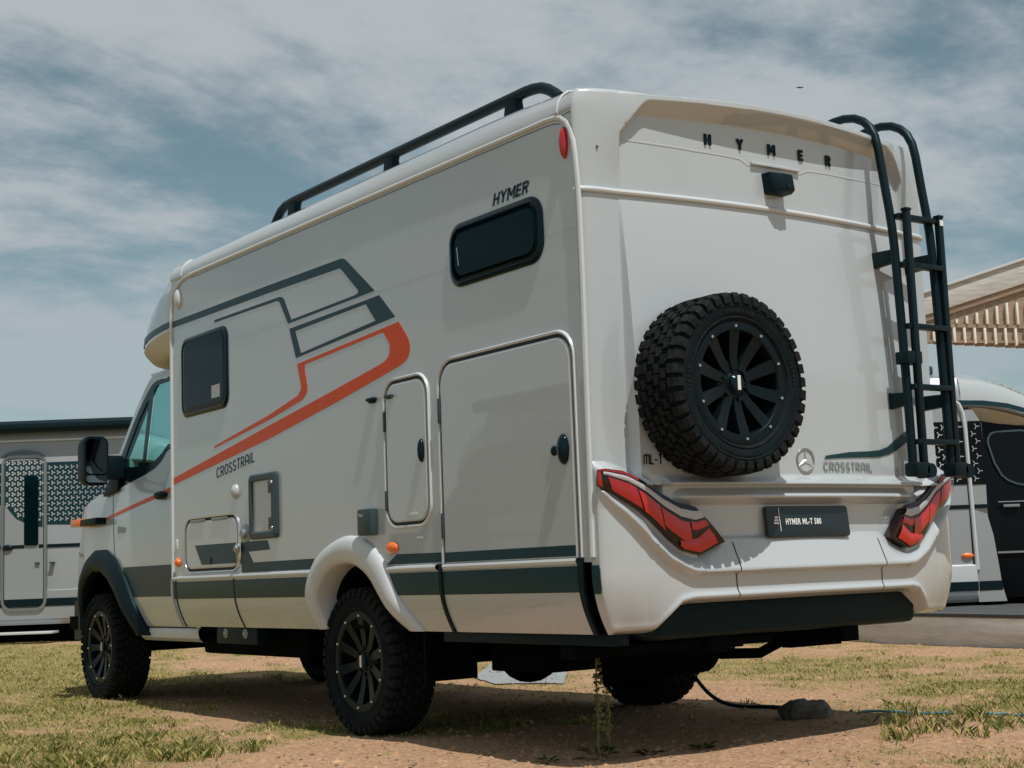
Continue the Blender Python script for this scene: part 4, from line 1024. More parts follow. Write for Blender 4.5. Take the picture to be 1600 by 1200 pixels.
    obj('front_bumper', MB().loft([[(x, y, z) for x, y in ((-.97, 6.55), (-.93, 6.9), (-.75, 7.12), (0, 7.25), (.75, 7.12), (.93, 6.9), (.97, 6.55))] for z in (.42, .50, .72)]), BLACK, MH)
    # lamp on its bracket
    o = obj('side_lamp_bracket', MB().box((-1.075, 6.02, 1.285), (-.98, 6.36, 1.335)), BLACK, MH, bevel=.012)
    sub('lamp', MB().box((-1.085, 6.362, 1.282), (-.975, 6.56, 1.342)), AMBER, o, bevel=.018)
    # mirror
    mb = MB(); A = rr(-1.272, -1.09, 1.555, 1.905, .05, 5)
    def M(pts, y, k=1.0): 
        cx, cz = -1.181, 1.73; return [(cx+(a-cx)*k, y+(a+1.2)*.02, cz+(b-cz)*k) for a, b in pts]
    mb.loft([M(A, 5.70), M(A, 5.72, 1.03), M(A, 5.80, 1.0), M(A, 5.87, .86), M(A, 5.89, .5)], closed=True, cap=True); o = obj('mirror', mb, BLACK, MH)
    G = rr(-1.258, -1.104, 1.635, 1.888, .035, 5); sub('mirror_glass', MB().prism(M(G, 5.696), (0, -.002, 0)), MIRRORG, o)
    G = rr(-1.258, -1.104, 1.572, 1.622, .02, 4); sub('mirror_glass', MB().prism(M(G, 5.692), (0, -.002, 0)), MIRRORG, o)
    mb = MB(); mb.box((-1.12, 5.72, 1.60), (-.955, 5.84, 1.775)); sub('mirror_arm', mb, BLACK, o, bevel=.03)
    mb = MB().prism([GP(6.07, 1.49, .004), GP(5.90, 1.75, .004), GP(5.80, 1.76, .004), GP(5.78, 1.52, .004)], (-.03, 0, 0)); sub('mirror_foot', mb, BLACK, o, bevel=.006)
cab()
obj('window_card', MB().box((XS-.0145, 3.68, 1.965), (XS-.0132, 3.80, 2.045)), mat('pale_card', (.42, .46, .46), .6), MH)

# ------------------------------------------------------------------ background motorhomes (local frame: x along RH, y away from the camera)
def bgroot(name, D, X, z0, label):
    p = CAM+FH*D+RH*X; base = (X, 0, z0)
    o = empty(name, (p.x, p.y, z0), label, 'motorhome', rz=YAW); ORG[o.name] = (X, 0, z0); return o
TRI_N = 0
def tri_pattern(mb, x0, x1, z0, z1, step, k0, k1, clip=None, y=0.0):
    """rows of little three-armed stars"""
    rz_ = step*.93; j = 0; z = z0+step*.4
    while z < z1-step*.2:
        x = x0+step*(.5 if j % 2 == 0 else 1.0)
        while x < x1-step*.2:
            if clip is None or clip(x, z):
                f = (x-x0)/(x1-x0); w = step*(k0+(k1-k0)*f)
                for t in (0, 120, 240):
                    d = Vector((math.cos(rad(t)), math.sin(rad(t)))); n = Vector((-d.y, d.x)); c = Vector((x, z)); e = c+d*step*.40
                    mb.add([(q.x, y, q.y) for q in (c-n*w, e-n*w, e+n*w, c+n*w)], [(0, 1, 2, 3)])
            x += step
        z += rz_; j += 1
def left_van():
    R = bgroot('motorhome', 19.5, -7.4, .13, 'white motorhome with black awning roll and entrance door, behind the cab at left')
    X0, X1 = -11.0, -4.95
    prof = [(0.03, .37), (0, .42), (0, .80), (.0, 2.80), (.03, 2.86), (.10, 2.92), (2.2, 2.94), (2.25, 2.8), (2.25, .4)]
    rows = []
    for x, k in ((X0, 0), (X1-.12, 0), (X1-.04, .02), (X1, .09)): rows.append([(x, y+k if y < 1 else y-k, z-(k*.5 if z > 2 else 0)) for y, z in prof])
    obj('body', MB().loft(rows, cap=True), SILVER, R)
    # overcab/cab beyond
    rows = []
    for x, zt, yk in ((X1-.1, 2.84, .01), (-4.85, 2.815, .01), (-4.6, 2.75, .04), (-4.35, 2.63, .10), (-4.05, 2.46, .2), (-3.8, 2.27, .36), (-3.65, 2.12, .55)):
        lo = interp(x, [-5.1, -4.85, -4.45, -3.65], [2.43, 2.425, 2.35, 2.0]); rows.append([(x, yk+.05, lo), (x, yk, lo+.03), (x, yk, lo+(zt-lo)*.45), (x, yk+.05, lo+(zt-lo)*.75), (x, yk+.2, zt-.02), (x, yk+.4, zt), (x, 2.0-yk, zt), (x, 2.05-yk, lo)])
    obj('overcab', MB().loft(rows, closed=True, cap=True), WHITE, R)
    rows = []
    for x, zt in ((X1-.02, 2.42), (-4.6, 2.34), (-4.2, 2.15), (-3.8, 1.85), (-3.3, 1.45), (-2.7, 1.2), (-2.55, .9)): rows.append([(x, .10, .40), (x, .05, .6), (x, .03, 1.0), (x, .06, 1.5), (x, .18, zt), (x, 1.8, zt), (x, 1.95, 1.4), (x, 1.95, .40)])
    obj('cab', MB().loft(rows, closed=True, cap=True), BLACKG, R)
    aw = [(-.02, 2.855), (-.13, 2.86), (-.16, 2.90), (-.155, 2.96), (-.10, 3.005), (0, 3.01), (.06, 2.97)]
    o = obj('awning', MB().loft([[(x, y, z) for y, z in aw] for x in (X0, X1-.02)], closed=True, cap=True), BLACKM, R, bevel=.01)
    obj('trim_rail', MB().box((X0, -.02, 2.738), (X1-.06, .005, 2.765)), WHITE2, R, bevel=.006)
    mb = MB().add([(x, -.004, z) for x, z in ((-8.5, 1.55), (-6.75, 1.55), (-6.55, 1.62), (-5.25, 1.615), (X1-.06, 1.63), (X1-.06, 2.458), (-6.03, 2.462), (-6.12, 2.50), (-8.5, 2.52))], [tuple(range(9))])
    # dark patterned band, right half
    def bandpoly(x): return interp(x, [-8.5, -6.75, -6.3, -5.25], [1.80, 1.95, 1.66, 1.62])
    rows = [[], []]
    for x in np.linspace(-8.4, X1-.08, 40): rows[0].append((float(x), -.004, bandpoly(float(x)))); rows[1].append((float(x), -.004, 2.46))
    obj('pattern_band', MB().loft(rows), GRAPH, R)
    mb = MB(); tri_pattern(mb, -6.72, X1-.10, 1.62, 2.46, .0725, .15, .04, lambda x, z: z > bandpoly(x)+.04, -.0065); obj('star_print', mb, GREYW, R, flat=True)['kind'] = 'stuff'
    mb = MB(); tri_pattern(mb, -8.3, -6.72, 1.62, 2.46, .0725, .18, .17, lambda x, z: z > bandpoly(x)+.04, -.0065); obj('star_print', mb, GREYW, R, flat=True)['kind'] = 'stuff'
    obj('stripe', MB().box((X0, -.008, 1.352), (X1-.06, .002, 1.395)), BLACK, R)
    obj('skirt', MB().loft([[(x, y, z) for y, z in ((.02, .82), (-.03, .80), (-.035, .60), (-.02, .44), (.06, .40))] for x in (X0, X1-.05)]), SILVER, R)
    obj('stripe', MB().box((X0, -.040, .60), (X1-.06, -.036, .70)), BLACK, R)
    # entrance door
    def rect(x0, x1, z0, z1, r): return rr(x0, x1, z0, z1, r, 6)
    O = rect(-6.69, -6.10, .55, 2.555, .13); I = rect(-6.655, -6.135, .585, 2.52, .10)
    o = obj('door', MB().prism([(a, -.045, b) for a, b in I], (0, .02, 0)), SILVER, R)
    sub('frame', MB().ring([(a, -.050, b) for a, b in O], [(a, -.050, b) for a, b in I], (0, .045, 0)), ALU, o)
    sub('seal', MB().ring([(a, -.0465, b) for a, b in I], [(a, -.0465, b) for a, b in rect(-6.645, -6.145, .595, 2.51, .095)], (0, .002, 0)), SEAL, o)
    cz = rect(-6.645, -6.145, 1.60, 2.50, .09)
    mb = MB(); rows = [[], []]
    for x in np.linspace(-6.64, -6.15, 14):
        x = float(x); rows[0].append((x, -.048, interp(x, [-6.64, -6.5, -6.3, -6.15], [1.92, 1.74, 1.64, 1.62]))); rows[1].append((x, -.048, 2.49))
    sub('pattern_band', mb.loft(rows), GRAPH, o)
    mb = MB(); tri_pattern(mb, -6.64, -6.15, 1.62, 2.49, .0725, .185, .16, lambda x, z: z > interp(x, [-6.64, -6.5, -6.3, -6.15], [1.96, 1.78, 1.68, 1.66]), -.0505); sub('star_print', mb, GREYW, o, flat=True)['kind'] = 'stuff'
    sub('window', MB().prism([(a, -.062, b) for a, b in rect(-6.385, -6.205, 1.385, 2.285, .03)], (0, .02, 0)), GLASSD, o)
    sub('handle', MB().ball((-6.60, -.052, 1.365), (.075, .03, .04), 12), BLACKG, o)
    sub('stripe', MB().box((-6.645, -.0495, .60), (-6.145, -.0455, .70)), BLACK, o)
    sub('stripe', MB().box((-6.645, -.0490, 1.352), (-6.39, -.0455, 1.395)).box((-6.20, -.0490, 1.352), (-6.145, -.0455, 1.395)), BLACK, o)
    sub('lamp_rail', MB().loft([[(x, -.075, z) for x, z in ((-6.68, 2.545), (-6.60, 2.60), (-6.40, 2.63), (-6.2, 2.60), (-6.11, 2.545))], [(x, -.075, z) for x, z in ((-6.68, 2.525), (-6.58, 2.57), (-6.40, 2.585), (-6.22, 2.57), (-6.11, 2.525))], [(x, -.03, z) for x, z in ((-6.68, 2.525), (-6.58, 2.57), (-6.40, 2.585), (-6.22, 2.57), (-6.11, 2.525))]]), DGREY, o)
    for x in (-6.215, -6.03): obj('catch', MB().box((x-.03, -.07, 1.145), (x+.03, 0, 1.165)), DGREY, R, bevel=.004)
    obj('step', MB().box((-6.95, -.30, .255), (-5.95, .0, .285)), WHITE2, R, bevel=.008)
    obj('underbody', MB().box((X0, .25, .16), (X1, 2.0, .42)), CHASSIS, R)
    for x in (-9.2, -5.6): obj('wheel', MB().tube([(x, .25, .47), (x, .47, .47)], .34, 24), RUBBER, R, bevel=.02)
    return R
LEFT_VAN = left_van()
def copy_tree(o, parent=None):
    c = o.copy(); COL.objects.link(c)
    if parent is not None: c.parent = parent
    for ch in list(o.children): copy_tree(ch, c)
    return c
# its neighbour stands left of the camera's view; the glossy side of the big motorhome mirrors it
NB_VAN = copy_tree(LEFT_VAN); NB_VAN.location = (-7.4, 7.6, 0); NB_VAN.rotation_euler = (0, 0, math.pi/2)
NB_VAN['label'] = 'white motorhome left of the frame, seen only as a reflection in the side wall'
def right_van():
    R = bgroot('motorhome', 15.5, 5.2, -.02, 'white motorhome with star pattern and black cab behind the timber deck at right')
    X0, X1 = -1.2, 4.66
    prof = [(0.03, .33), (0, .36), (0, .66), (.0, 2.42), (.03, 2.55), (.10, 2.66), (.30, 2.72), (2.1, 2.74), (2.15, 2.6), (2.15, .33)]
    obj('body', MB().loft([[(x, y, z) for y, z in prof] for x in (X0, X1)], cap=True), SILVER, R)
    # rounded white bow that carries the roof over the cab
    rows = []
    for x, zt, yk in ((4.66, 2.735, .0), (4.9, 2.70, .01), (5.15, 2.62, .04), (5.4, 2.51, .10), (5.7, 2.34, .2), (5.95, 2.15, .36), (6.1, 2.0, .55)):
        lo = interp(x, [4.66, 4.9, 5.3, 6.1], [2.33, 2.325, 2.25, 1.9]); rows.append([(x, yk+.05, lo), (x, yk, lo+.03), (x, yk, lo+(zt-lo)*.45), (x, yk+.05, lo+(zt-lo)*.75), (x, yk+.2, zt-.02), (x, yk+.4, zt), (x, 2.0-yk, zt), (x, 2.05-yk, lo)])
    obj('overcab', MB().loft(rows, closed=True, cap=True), WHITE, R)
    rows = [[], []]
    for x, lo, yk in ((4.42, 2.325, 0), (4.66, 2.325, 0), (4.9, 2.315, .01), (5.15, 2.28, .04), (5.4, 2.215, .10), (5.7, 2.09, .2)): rows[0].append((x, yk-.004, lo+.035)); rows[1].append((x, yk-.004, lo+.085))
    obj('stripe', MB().loft(rows), GRAPH, R)
    rows = []
    for x, lo, yk in ((4.74, 2.325, 0), (4.9, 2.315, .02), (5.15, 2.26, .05), (5.4, 2.19, .11), (5.7, 2.06, .21)): rows.append([(x, yk+.02, lo+.01), (x, yk+.16, lo-.10-.1*(x-4.74))])
    obj('overcab_underside', MB().loft(rows), BOUNCETAN, R)
    # side bead and black flank with stars
    obj('corner_bead', MB().tube([(4.44, -.005, 2.45), (4.55, -.008, 2.43), (4.63, -.01, 2.37), (4.665, -.012, 2.28), (4.68, -.012, 2.1), (4.69, -.012, 1.4), (4.70, -.012, .66)], .022, 8), WHITE2, R)
    obj('pattern_band', MB().box((2.2, -.006, 1.535), (4.67, .002, 2.19)), VANBLACK, R)
    mb = MB(); tri_pattern(mb, 3.7, 4.66, 1.56, 2.19, .083, .08, .06, None, -.009); obj('star_print', mb, GREYW, R, flat=True)['kind'] = 'stuff'
    obj('stripe', MB().box((2.2, -.006, 1.285), (4.87, .002, 1.325)), BLACK, R)
    rows = [[], []]
    # transition piece between bead and cab
    tz = [2.31, 2.17, 1.9, 1.507, 1.20, 1.0, .72, .5, .33]; tx = [4.78, 4.86, 4.87, 4.86, 4.855, 4.90, 4.93, 4.95, 4.99]
    obj('cab_transition', MB().loft([[(4.69, -.004, z) for z in tz], [(x, .02, z) for x, z in zip(tx, tz)], [(x+.02, .12, z) for x, z in zip(tx, tz)]]), SILVER, R)
    obj('pattern_band', MB().loft([[(4.71, -.008, z) for z in (1.53, 1.9, 2.19)], [(x, .016, z) for x, z in ((4.86, 1.53), (4.87, 1.9), (4.855, 2.19))]]), VANBLACK, R)
    mb = MB(); tri_pattern(mb, 4.715, 4.85, 1.56, 2.19, .083, .05, .04, None, -.004); obj('star_print', mb, GREYW, R, flat=True)['kind'] = 'stuff'
    obj('stripe', MB().loft([[(4.71, -.008, z) for z in (.445, .54)], [(4.955, .016, z) for z in (.445, .54)]]), BLACK, R)
    obj('skirt', MB().loft([[(x, y, z) for y, z in ((.0, .715), (-.03, .700), (-.035, .55), (-.02, .40), (.05, .33))] for x in (X0, 4.69)]), WHITE2, R)
    obj('stripe', MB().box((X0, -.042, .445), (4.69, -.036, .54)), BLACK, R)
    o = obj('marker_lamp', MB().ball((4.61, -.008, .803), (.065, .02, .030), 14), AMBER, R)
    # black cab
    rows = []
    for x, zt in ((4.86, 2.24), (5.2, 2.2), (5.6, 2.1), (6.1, 1.85), (6.6, 1.45), (7.2, 1.2), (7.35, .9)): rows.append([(x, .10, .36), (x, .05, .55), (x, .03, 1.0), (x, .06, 1.45), (x, .18, zt), (x, 1.8, zt), (x, 1.95, 1.4), (x, 1.95, .36)])
    obj('cab', MB().loft(rows, closed=True, cap=True), VANBLACK, R)
    obj('door_joint', MB().box((4.93, .018, .815), (6.3, .035, .835)), ALU, R)
    g = [(4.945, 1.96), (4.955, 2.02), (4.985, 2.06), (5.04, 2.08), (5.3, 2.085), (5.6, 2.03), (5.75, 1.85), (5.6, 1.5), (5.30, 1.505), (5.20, 1.525), (5.11, 1.565), (5.05, 1.62), (4.99, 1.75)]
    def gy(z): return interp(z, [1.45, 2.24], [.055, .165])
    o = obj('cab_window', MB().prism([(x, gy(z)-.004, z) for x, z in g], (0, -.004, 0)), VANBLACK, R)
    mb = MB(); sheet_ribbon(mb, g, .02, lambda a, b: (a, gy(b)-.010, b), closed=True); sub('trim', mb, DGREY, o)
    obj('door_handle', MB().box((5.02, .0, 1.285), (5.19, .03, 1.315)).box((4.97, .01, 1.335), (5.3, .03, 1.348)), ALU, R, bevel=.008)
    o = obj('roof_vent', MB().box((4.32, .35, 2.73), (4.50, .6, 2.83)), DGREY, R, bevel=.03)
    obj('roof_vent', MB().box((5.0, .8, 2.66), (5.2, 1.1, 2.72)), BLACK, R, bevel=.02)
    obj('underbody', MB().box((X0, .3, .05), (6.9, 1.9, .34)), CHASSIS, R)
    for x in (1.0, 6.0): obj('wheel', MB().tube([(x, .22, .34), (x, .44, .34)], .34, 24), RUBBER, R, bevel=.02)
right_van()

# ------------------------------------------------------------------ deck, pavilion
def timber(name, col, var=.3):
    m = bpy.data.materials.new(name); m.use_nodes = True; nt = m.node_tree; N = nt.nodes; L = nt.links; b = N['Principled BSDF']; b.inputs['Roughness'].default_value = .8
    tc = N.new('ShaderNodeTexCoord'); mp = N.new('ShaderNodeMapping'); mp.inputs['Scale'].default_value = (1.2, 9, 14); L.new(tc.outputs['Object'], mp.inputs[0])
    n = N.new('ShaderNodeTexNoise'); n.inputs['Scale'].default_value = 2.0; n.inputs['Detail'].default_value = 8; n.inputs['Roughness'].default_value = .7; L.new(mp.outputs[0], n.inputs['Vector'])
    r = N.new('ShaderNodeValToRGB'); e = r.color_ramp.elements; e[0].position = .32; e[1].position = .7
    e[0].color = (*[c*(1-var) for c in col], 1); e[1].color = (*[c*(1+var*.4) for c in col], 1); L.new(n.outputs[0], r.inputs[0]); L.new(r.outputs[0], b.inputs['Base Color'])
    bp = N.new('ShaderNodeBump'); bp.inputs['Strength'].default_value = .4; bp.inputs['Distance'].default_value = .01; L.new(n.outputs[0], bp.inputs['Height']); L.new(bp.outputs[0], b.inputs['Normal'])
    return m
WEATH = timber('weathered_timber', (.56, .545, .515), .35); DARKW = timber('dark_decking', (.075, .08, .085), .4); BROWN = timber('brown_boards', (.34, .25, .18), .3); GAPSUN = timber('gap_sunlight', (.80, .75, .66), .1)  # the palest colour imitates sun showing between the pavilion boards
def deck():
    a = CAM+FH*15.05+RH*3.35; b = CAM+FH*10.9+RH*5.25
    d = Vector((b.x-a.x, b.y-a.y, 0)); L = d.length; ang = math.atan2(d.y, d.x)
    R = empty('deck', (a.x, a.y, 0), 'low timber deck of dark planks behind a grey beam at right', 'deck', rz=ang)
    bm_ = timber('grey_beam', (.66, .65, .62), .25); obj('beam', MB().box((0, -.02, -.03), (L*.56, .10, .262)), bm_, R, bevel=.012); obj('beam', MB().box((L*.56+.006, -.018, -.03), (L, .10, .258)), bm_, R, bevel=.012)
    x = 0.0; pm = None; k = 0
    while k < 12:
        me = mesh_of(MB().box((0, (-.045 if k == 0 else .11)+k*.145, .264), (L, .11+k*.145+.138, .292+.002*(k % 3))), 'plank', DARKW, bevel=.004); link('plank', me, R); k += 1
    obj('joists', MB().box((.05, .11, .0), (L-.05, 1.8, .26)), CHASSIS, R)
    return R
deck()
def pavilion():
    D = 25.0; p = CAM+FH*D+RH*6.9
    R = empty('pavilion', (p.x, p.y, .0), 'open wooden pavilion with grey gable board and slatted boards, far right', 'pavilion', rz=YAW); ORG[R.name] = (6.9, 0, 0)
    s = (5.767-5.231)/(8.77-6.93)
    def top(x): return 5.231+(x-6.93)*s
    xa, xb = 5.2, 16.0; tk = .50
    def ln(x, d): return top(x)-.04-d
    # barge boards: two lapped lengths
    obj('gable_board', MB().prism([(xa, -.05, ln(xa, 0)), (xb, -.05, ln(xb, 0)), (xb, -.05, ln(xb, .46)), (xa, -.05, ln(xa, .36))], (0, .06, 0)), WEATH, R, bevel=.008)
    obj('drip_edge', MB().prism([(xa, -.09, top(xa)-.045), (xb, -.09, top(xb)-.045), (xb, -.09, top(xb)+.0), (xa, -.09, top(xa)+.0)], (0, .5, 0)), WHITE2, R, bevel=.004)
    obj('lower_board', MB().prism([(xa, -.02, ln(xa, .36)), (xb, -.02, ln(xb, .46)), (xb, -.02, ln(xb, .60)), (xa, -.02, ln(xa, .46))], (0, .05, 0)), BROWN, R, bevel=.006)
    obj('roof_deck', MB().prism([(xa, 0, top(xa)-.06), (xb, 0, top(xb)-.06), (xb, 0, top(xb)-.02), (xa, 0, top(xa)-.02)], (0, 6, 0)), DARKW, R)
    # infill boards in two tiers with pale strips painted as sunlight through the gaps
    x = 6.0; k = 0
    def low(x): return 4.353-(x-6.93)*.089
    def mid(x): return 4.66-(x-7.39)*.055
    bw = .172
    while x < 10.6:
        zt1, zm, zl = ln(x, .42), mid(x), low(x)
        if zt1 > zm+.05:
            link('board', mesh_of(MB().prism([(x, .03, zm+.02), (x+bw-.012, .03, zm+.02), (x+bw-.012, .03, ln(x+bw, .44)), (x, .03, zt1)], (0, .03, 0)), 'board', BROWN), R).location = -Vector(ORG[R.name])
        link('board', mesh_of(MB().prism([(x-.06, .01, zl+.02), (x-.06+bw-.012, .01, zl+.02), (x-.06+bw-.012, .01, zm), (x-.06, .01, zm)], (0, .03, 0)), 'board', BROWN), R).location = -Vector(ORG[R.name])
        zt2 = min(ln(x, .62), 5.0)
        if zt2 > zm+.06: link('gap_light_strip', mesh_of(MB().box((x-.026, -.045, zm+.03), (x+.012, .03, zt2)), 'gap_light_strip', GAPSUN, bevel=.003), R).location = -Vector(ORG[R.name])
        link('gap_light_strip', mesh_of(MB().box((x-.088, -.060, zl+.06), (x-.048, .01, zm-.04)), 'gap_light_strip', GAPSUN, bevel=.003), R).location = -Vector(ORG[R.name])
        x += bw; k += 1
    obj('beam', MB().prism([(5.9, -.04, low(5.9)-.02), (15.2, -.04, low(10.7)-.02), (15.2, -.04, low(10.7)+.03), (5.9, -.04, low(5.9)+.03)], (0, .12, 0)), BROWN, R)
    obj('beam', MB().prism([(5.9, -.02, mid(5.9)-.035), (10.7, -.02, mid(10.7)-.035), (10.7, -.02, mid(10.7)+.02), (5.9, -.02, mid(5.9)+.02)], (0, .05, 0)), BROWN, R)
    for px in (6.05, 15.0):
        for py in (.05, 5.6): obj('post', MB().box((px-.08, py, 0), (px+.08, py+.16, 4.4)), BROWN, R, bevel=.01)
pavilion()

# ------------------------------------------------------------------ small things
def cord():
    pts = [(.70, 1.63, .52), (.719, 1.62, .385), (.734, 1.60, .303), (.768, 1.58, .223), (.835, 1.53, .103), (.897, 1.47, .044), (.956, 1.38, .016), (.995, 1.27, .012), (1.019, 1.17, .012), (1.0, 1.02, .012), (.93, .90, .012)]
    pts = [(x, y, max(z, gz(x, y)+.012) if z < .1 else z) for x, y, z in pts]
    sp = []
    for i in range(len(pts)-1):
        for k in range(4): sp.append(Vector(pts[i]).lerp(Vector(pts[i+1]), k/4))
    sp.append(Vector(pts[-1]))
    for _ in range(3): sp = [sp[0]]+[(sp[i-1]+sp[i]*2+sp[i+1])/4 for i in range(1, len(sp)-1)]+[sp[-1]]
    o = obj('power_cord', MB().tube(sp, .011, 8), BLACK); tag(o, 'black cord hanging from under the motorhome to the stone', 'cord')
cord()
def hose():
    pts = [(1.06, .62), (1.12, .58), (1.20, .49), (1.19, .38), (1.22, .29), (1.30, .16), (1.38, .08), (1.47, .04), (1.47, -.05), (1.50, -.16), (1.62, -.30), (1.8, -.42)]
    sp = [Vector((x, y, gz(x, y)+.012)) for x, y in pts]; out = []
    for i in range(len(sp)-1):
        for k in range(4): out.append(sp[i].lerp(sp[i+1], k/4)+Vector((0, 0, .006*math.sin(i*1.3+k))))
    for _ in range(2): out = [out[0]]+[(out[i-1]+out[i]*2+out[i+1])/4 for i in range(1, len(out)-1)]+[out[-1]]
    o = obj('hose', MB().tube(out, .007, 8), mat('blue_hose', (.07, .21, .25), .5)); tag(o, 'pale blue hose lying in the grass behind the motorhome', 'hose')
hose()
def stone():
    mb = MB(); c = Vector((.84, .78, .03)); n = 18; rows = []
    for i in range(11):
        t = math.pi*i/10; row = []
        for k in range(n):
            d = Vector((math.sin(t)*math.cos(2*math.pi*k/n), math.sin(t)*math.sin(2*math.pi*k/n), math.cos(t))); r = 1+.35*mnoise.noise(d*1.6+Vector((3, 1, 2)))+.12*mnoise.noise(d*4)
            row.append(c+Vector((d.x*.145*r, d.y*.12*r, d.z*.085*r)))
        rows.append(row)
    mb.loft(rows, closed=True); o = obj('stone', mb, mat('grey_stone', (.13, .115, .09), .9, var=.6, vscale=14, bump=.7, bscale=30), sharp=30); tag(o, 'rough grey stone in the shadow at the end of the black cord', 'stone')
stone()
def leafy(mb, c, n, r, L, w, lift=.5):
    for i in range(n):
        a = random.uniform(0, 6.283); d = Vector((math.cos(a), math.sin(a), 0)); s = Vector((-d.y, d.x, 0)); q = Vector(c)+d*random.uniform(0, r)+Vector((0, 0, random.uniform(0, lift)))
        l = L*random.uniform(.6, 1.2); ww = w*random.uniform(.6, 1.2); e = random.uniform(-.2, .7)
        m_ = q+d*l*.5+Vector((0, 0, l*.5*e+.1*l)); t = q+d*l+Vector((0, 0, l*e*.6))
        mb.add([q, m_-s*ww, t, m_+s*ww], [(0, 1, 2, 3)])
WEED = mat('weed_leaf', (.075, .105, .022), .6, var=.4, vscale=30)
SEEDM = mat('seed_green', (.12, .135, .035), .7, var=.4, vscale=60)
def weed_stalk():
    x, y = -.84, .41; z = gz(x, y)
    R = empty('weed', (x, y, z), 'tall green seed-headed weed standing in the shadow by the rear corner', 'weed')
    st = [(0, 0, 0), (.01, 0, .15), (.015, .01, .35), (.03, .01, .58)]
    sub('stem', MB().tube(st, [.006, .005, .004, .002], 6), SEEDM, R)
    mb = MB()
    for i in range(300):
        t = (int(random.random()*17)+random.random()*.6)/17; z = .12+.48*t; c = Vector((.012+.02*t, .008*t, z)); r = .030*(1-t*.75); a = random.uniform(0, 6.28); q = c+Vector((math.cos(a), math.sin(a), 0))*random.uniform(.2, 1)*r
        s = random.uniform(.005, .010); mb.add([q, q+Vector((s, 0, s*.6)), q+Vector((0, s*.3, s*1.5)), q+Vector((-s, 0, s*.6))], [(0, 1, 2, 3)])
    mb2 = sub('seed_head', mb, SEEDM, R)
    mb = MB(); leafy(mb, (0, 0, .0), 26, .06, .085, .012, .05); sub('leaf', mb, WEED, R)
    mb = MB()
    mb.tube([(.05, -.01, 0), (.065, -.01, .15), (.07, 0, .30)], .003, 5)
    for i in range(110):
        t = random.random(); q = Vector((.055+.015*t, 0, .06+.25*t))+Vector((random.uniform(-1, 1), random.uniform(-1, 1), 0))*.016; s = .007
        mb.add([q, q+Vector((s, 0, s*.6)), q+Vector((0, s*.3, s*1.5)), q+Vector((-s, 0, s*.6))], [(0, 1, 2, 3)])
    sub('side_stem', mb, SEEDM, R)
weed_stalk()
def rosette(x, y, n, L, label):
    mb = MB(); leafy(mb, (x, y, gz(x, y)), n, .03, L, L*.22, .01); o = obj('weed', mb, WEED); tag(o, label, 'weed')
rosette(-.33, .29, 16, .055, 'small bright rosette weed at the near shadow edge')
rosette(-.62, .33, 14, .055, 'broad-leaved weed in the shadow right of the tall seed stalk')
rosette(-1.03, .52, 14, .055, 'broad-leaved weed in the shadow left of the tall seed stalk')
def toadstool():
    x, y = -.31, .46; z = gz(x, y)
    R = empty('seed_stalk', (x, y, z), 'short dry stalk with a round brown head at the shadow edge', 'weed')
    m = mat('dry_stalk', (.12, .085, .05), .8)
    sub('stem', MB().tube([(0, 0, 0), (.004, 0, .045), (.002, 0, .085)], .004, 6), m, R); sub('head', MB().ball((.002, 0, .095), (.020, .018, .014), 10), m, R)
toadstool()
def bird():
    p = CAM+(CF+CR*((1250-800)/FPX)+CU*((600-137)/FPX))*75; mb = MB()
    mb.ball(p, (.06, .05, .045), 8)
    for sg in (-1, 1): mb.add([p+RH*sg*.03, p+RH*sg*.10+Vector((0, 0, .06)), p+RH*sg*.20+Vector((0, 0, .02)), p+RH*sg*.08+Vector((0, 0, -.02))], [(0, 1, 2, 3)])
    mb.add([p, p+Vector((.02, .05, .10)), p+Vector((-.02, .05, .10))], [(0, 1, 2)])
    tag(obj('bird', mb, CHASSIS), 'tiny dark bird flying above the motorhome roof', 'bird')
bird()

# ------------------------------------------------------------------ grass (stuff)
def grass_tuft(x, y, n, h, label):
    z0 = gz(x, y); mb = MB()
    for i in range(n):
        a = random.uniform(0, 6.283); d = Vector((math.cos(a), math.sin(a), 0)); q = d*abs(random.gauss(0, .035)); L = h*random.uniform(.4, 1.15); ln = L*random.uniform(.2, 1.1); b = random.uniform(0, 6.283); e = Vector((math.cos(b), math.sin(b), 0)); w = random.uniform(.0014, .0028); t = Vector((-e.y, e.x, 0))*w
        m1 = q+e*ln*.30+Vector((0, 0, L*.60)); tp = q+e*ln+Vector((0, 0, L*random.uniform(.7, 1)))
        mb.add([q-t, q+t, m1+t*.8, m1-t*.8, tp], [(0, 1, 2, 3), (3, 2, 4)])
    o = link('grass_tuft', mesh_of(mb, 'grass_tuft', bpy.data.materials['grass_blades'], flat=True, recalc=False), None, (x, y, z0)); tag(o, label, 'grass tuft')
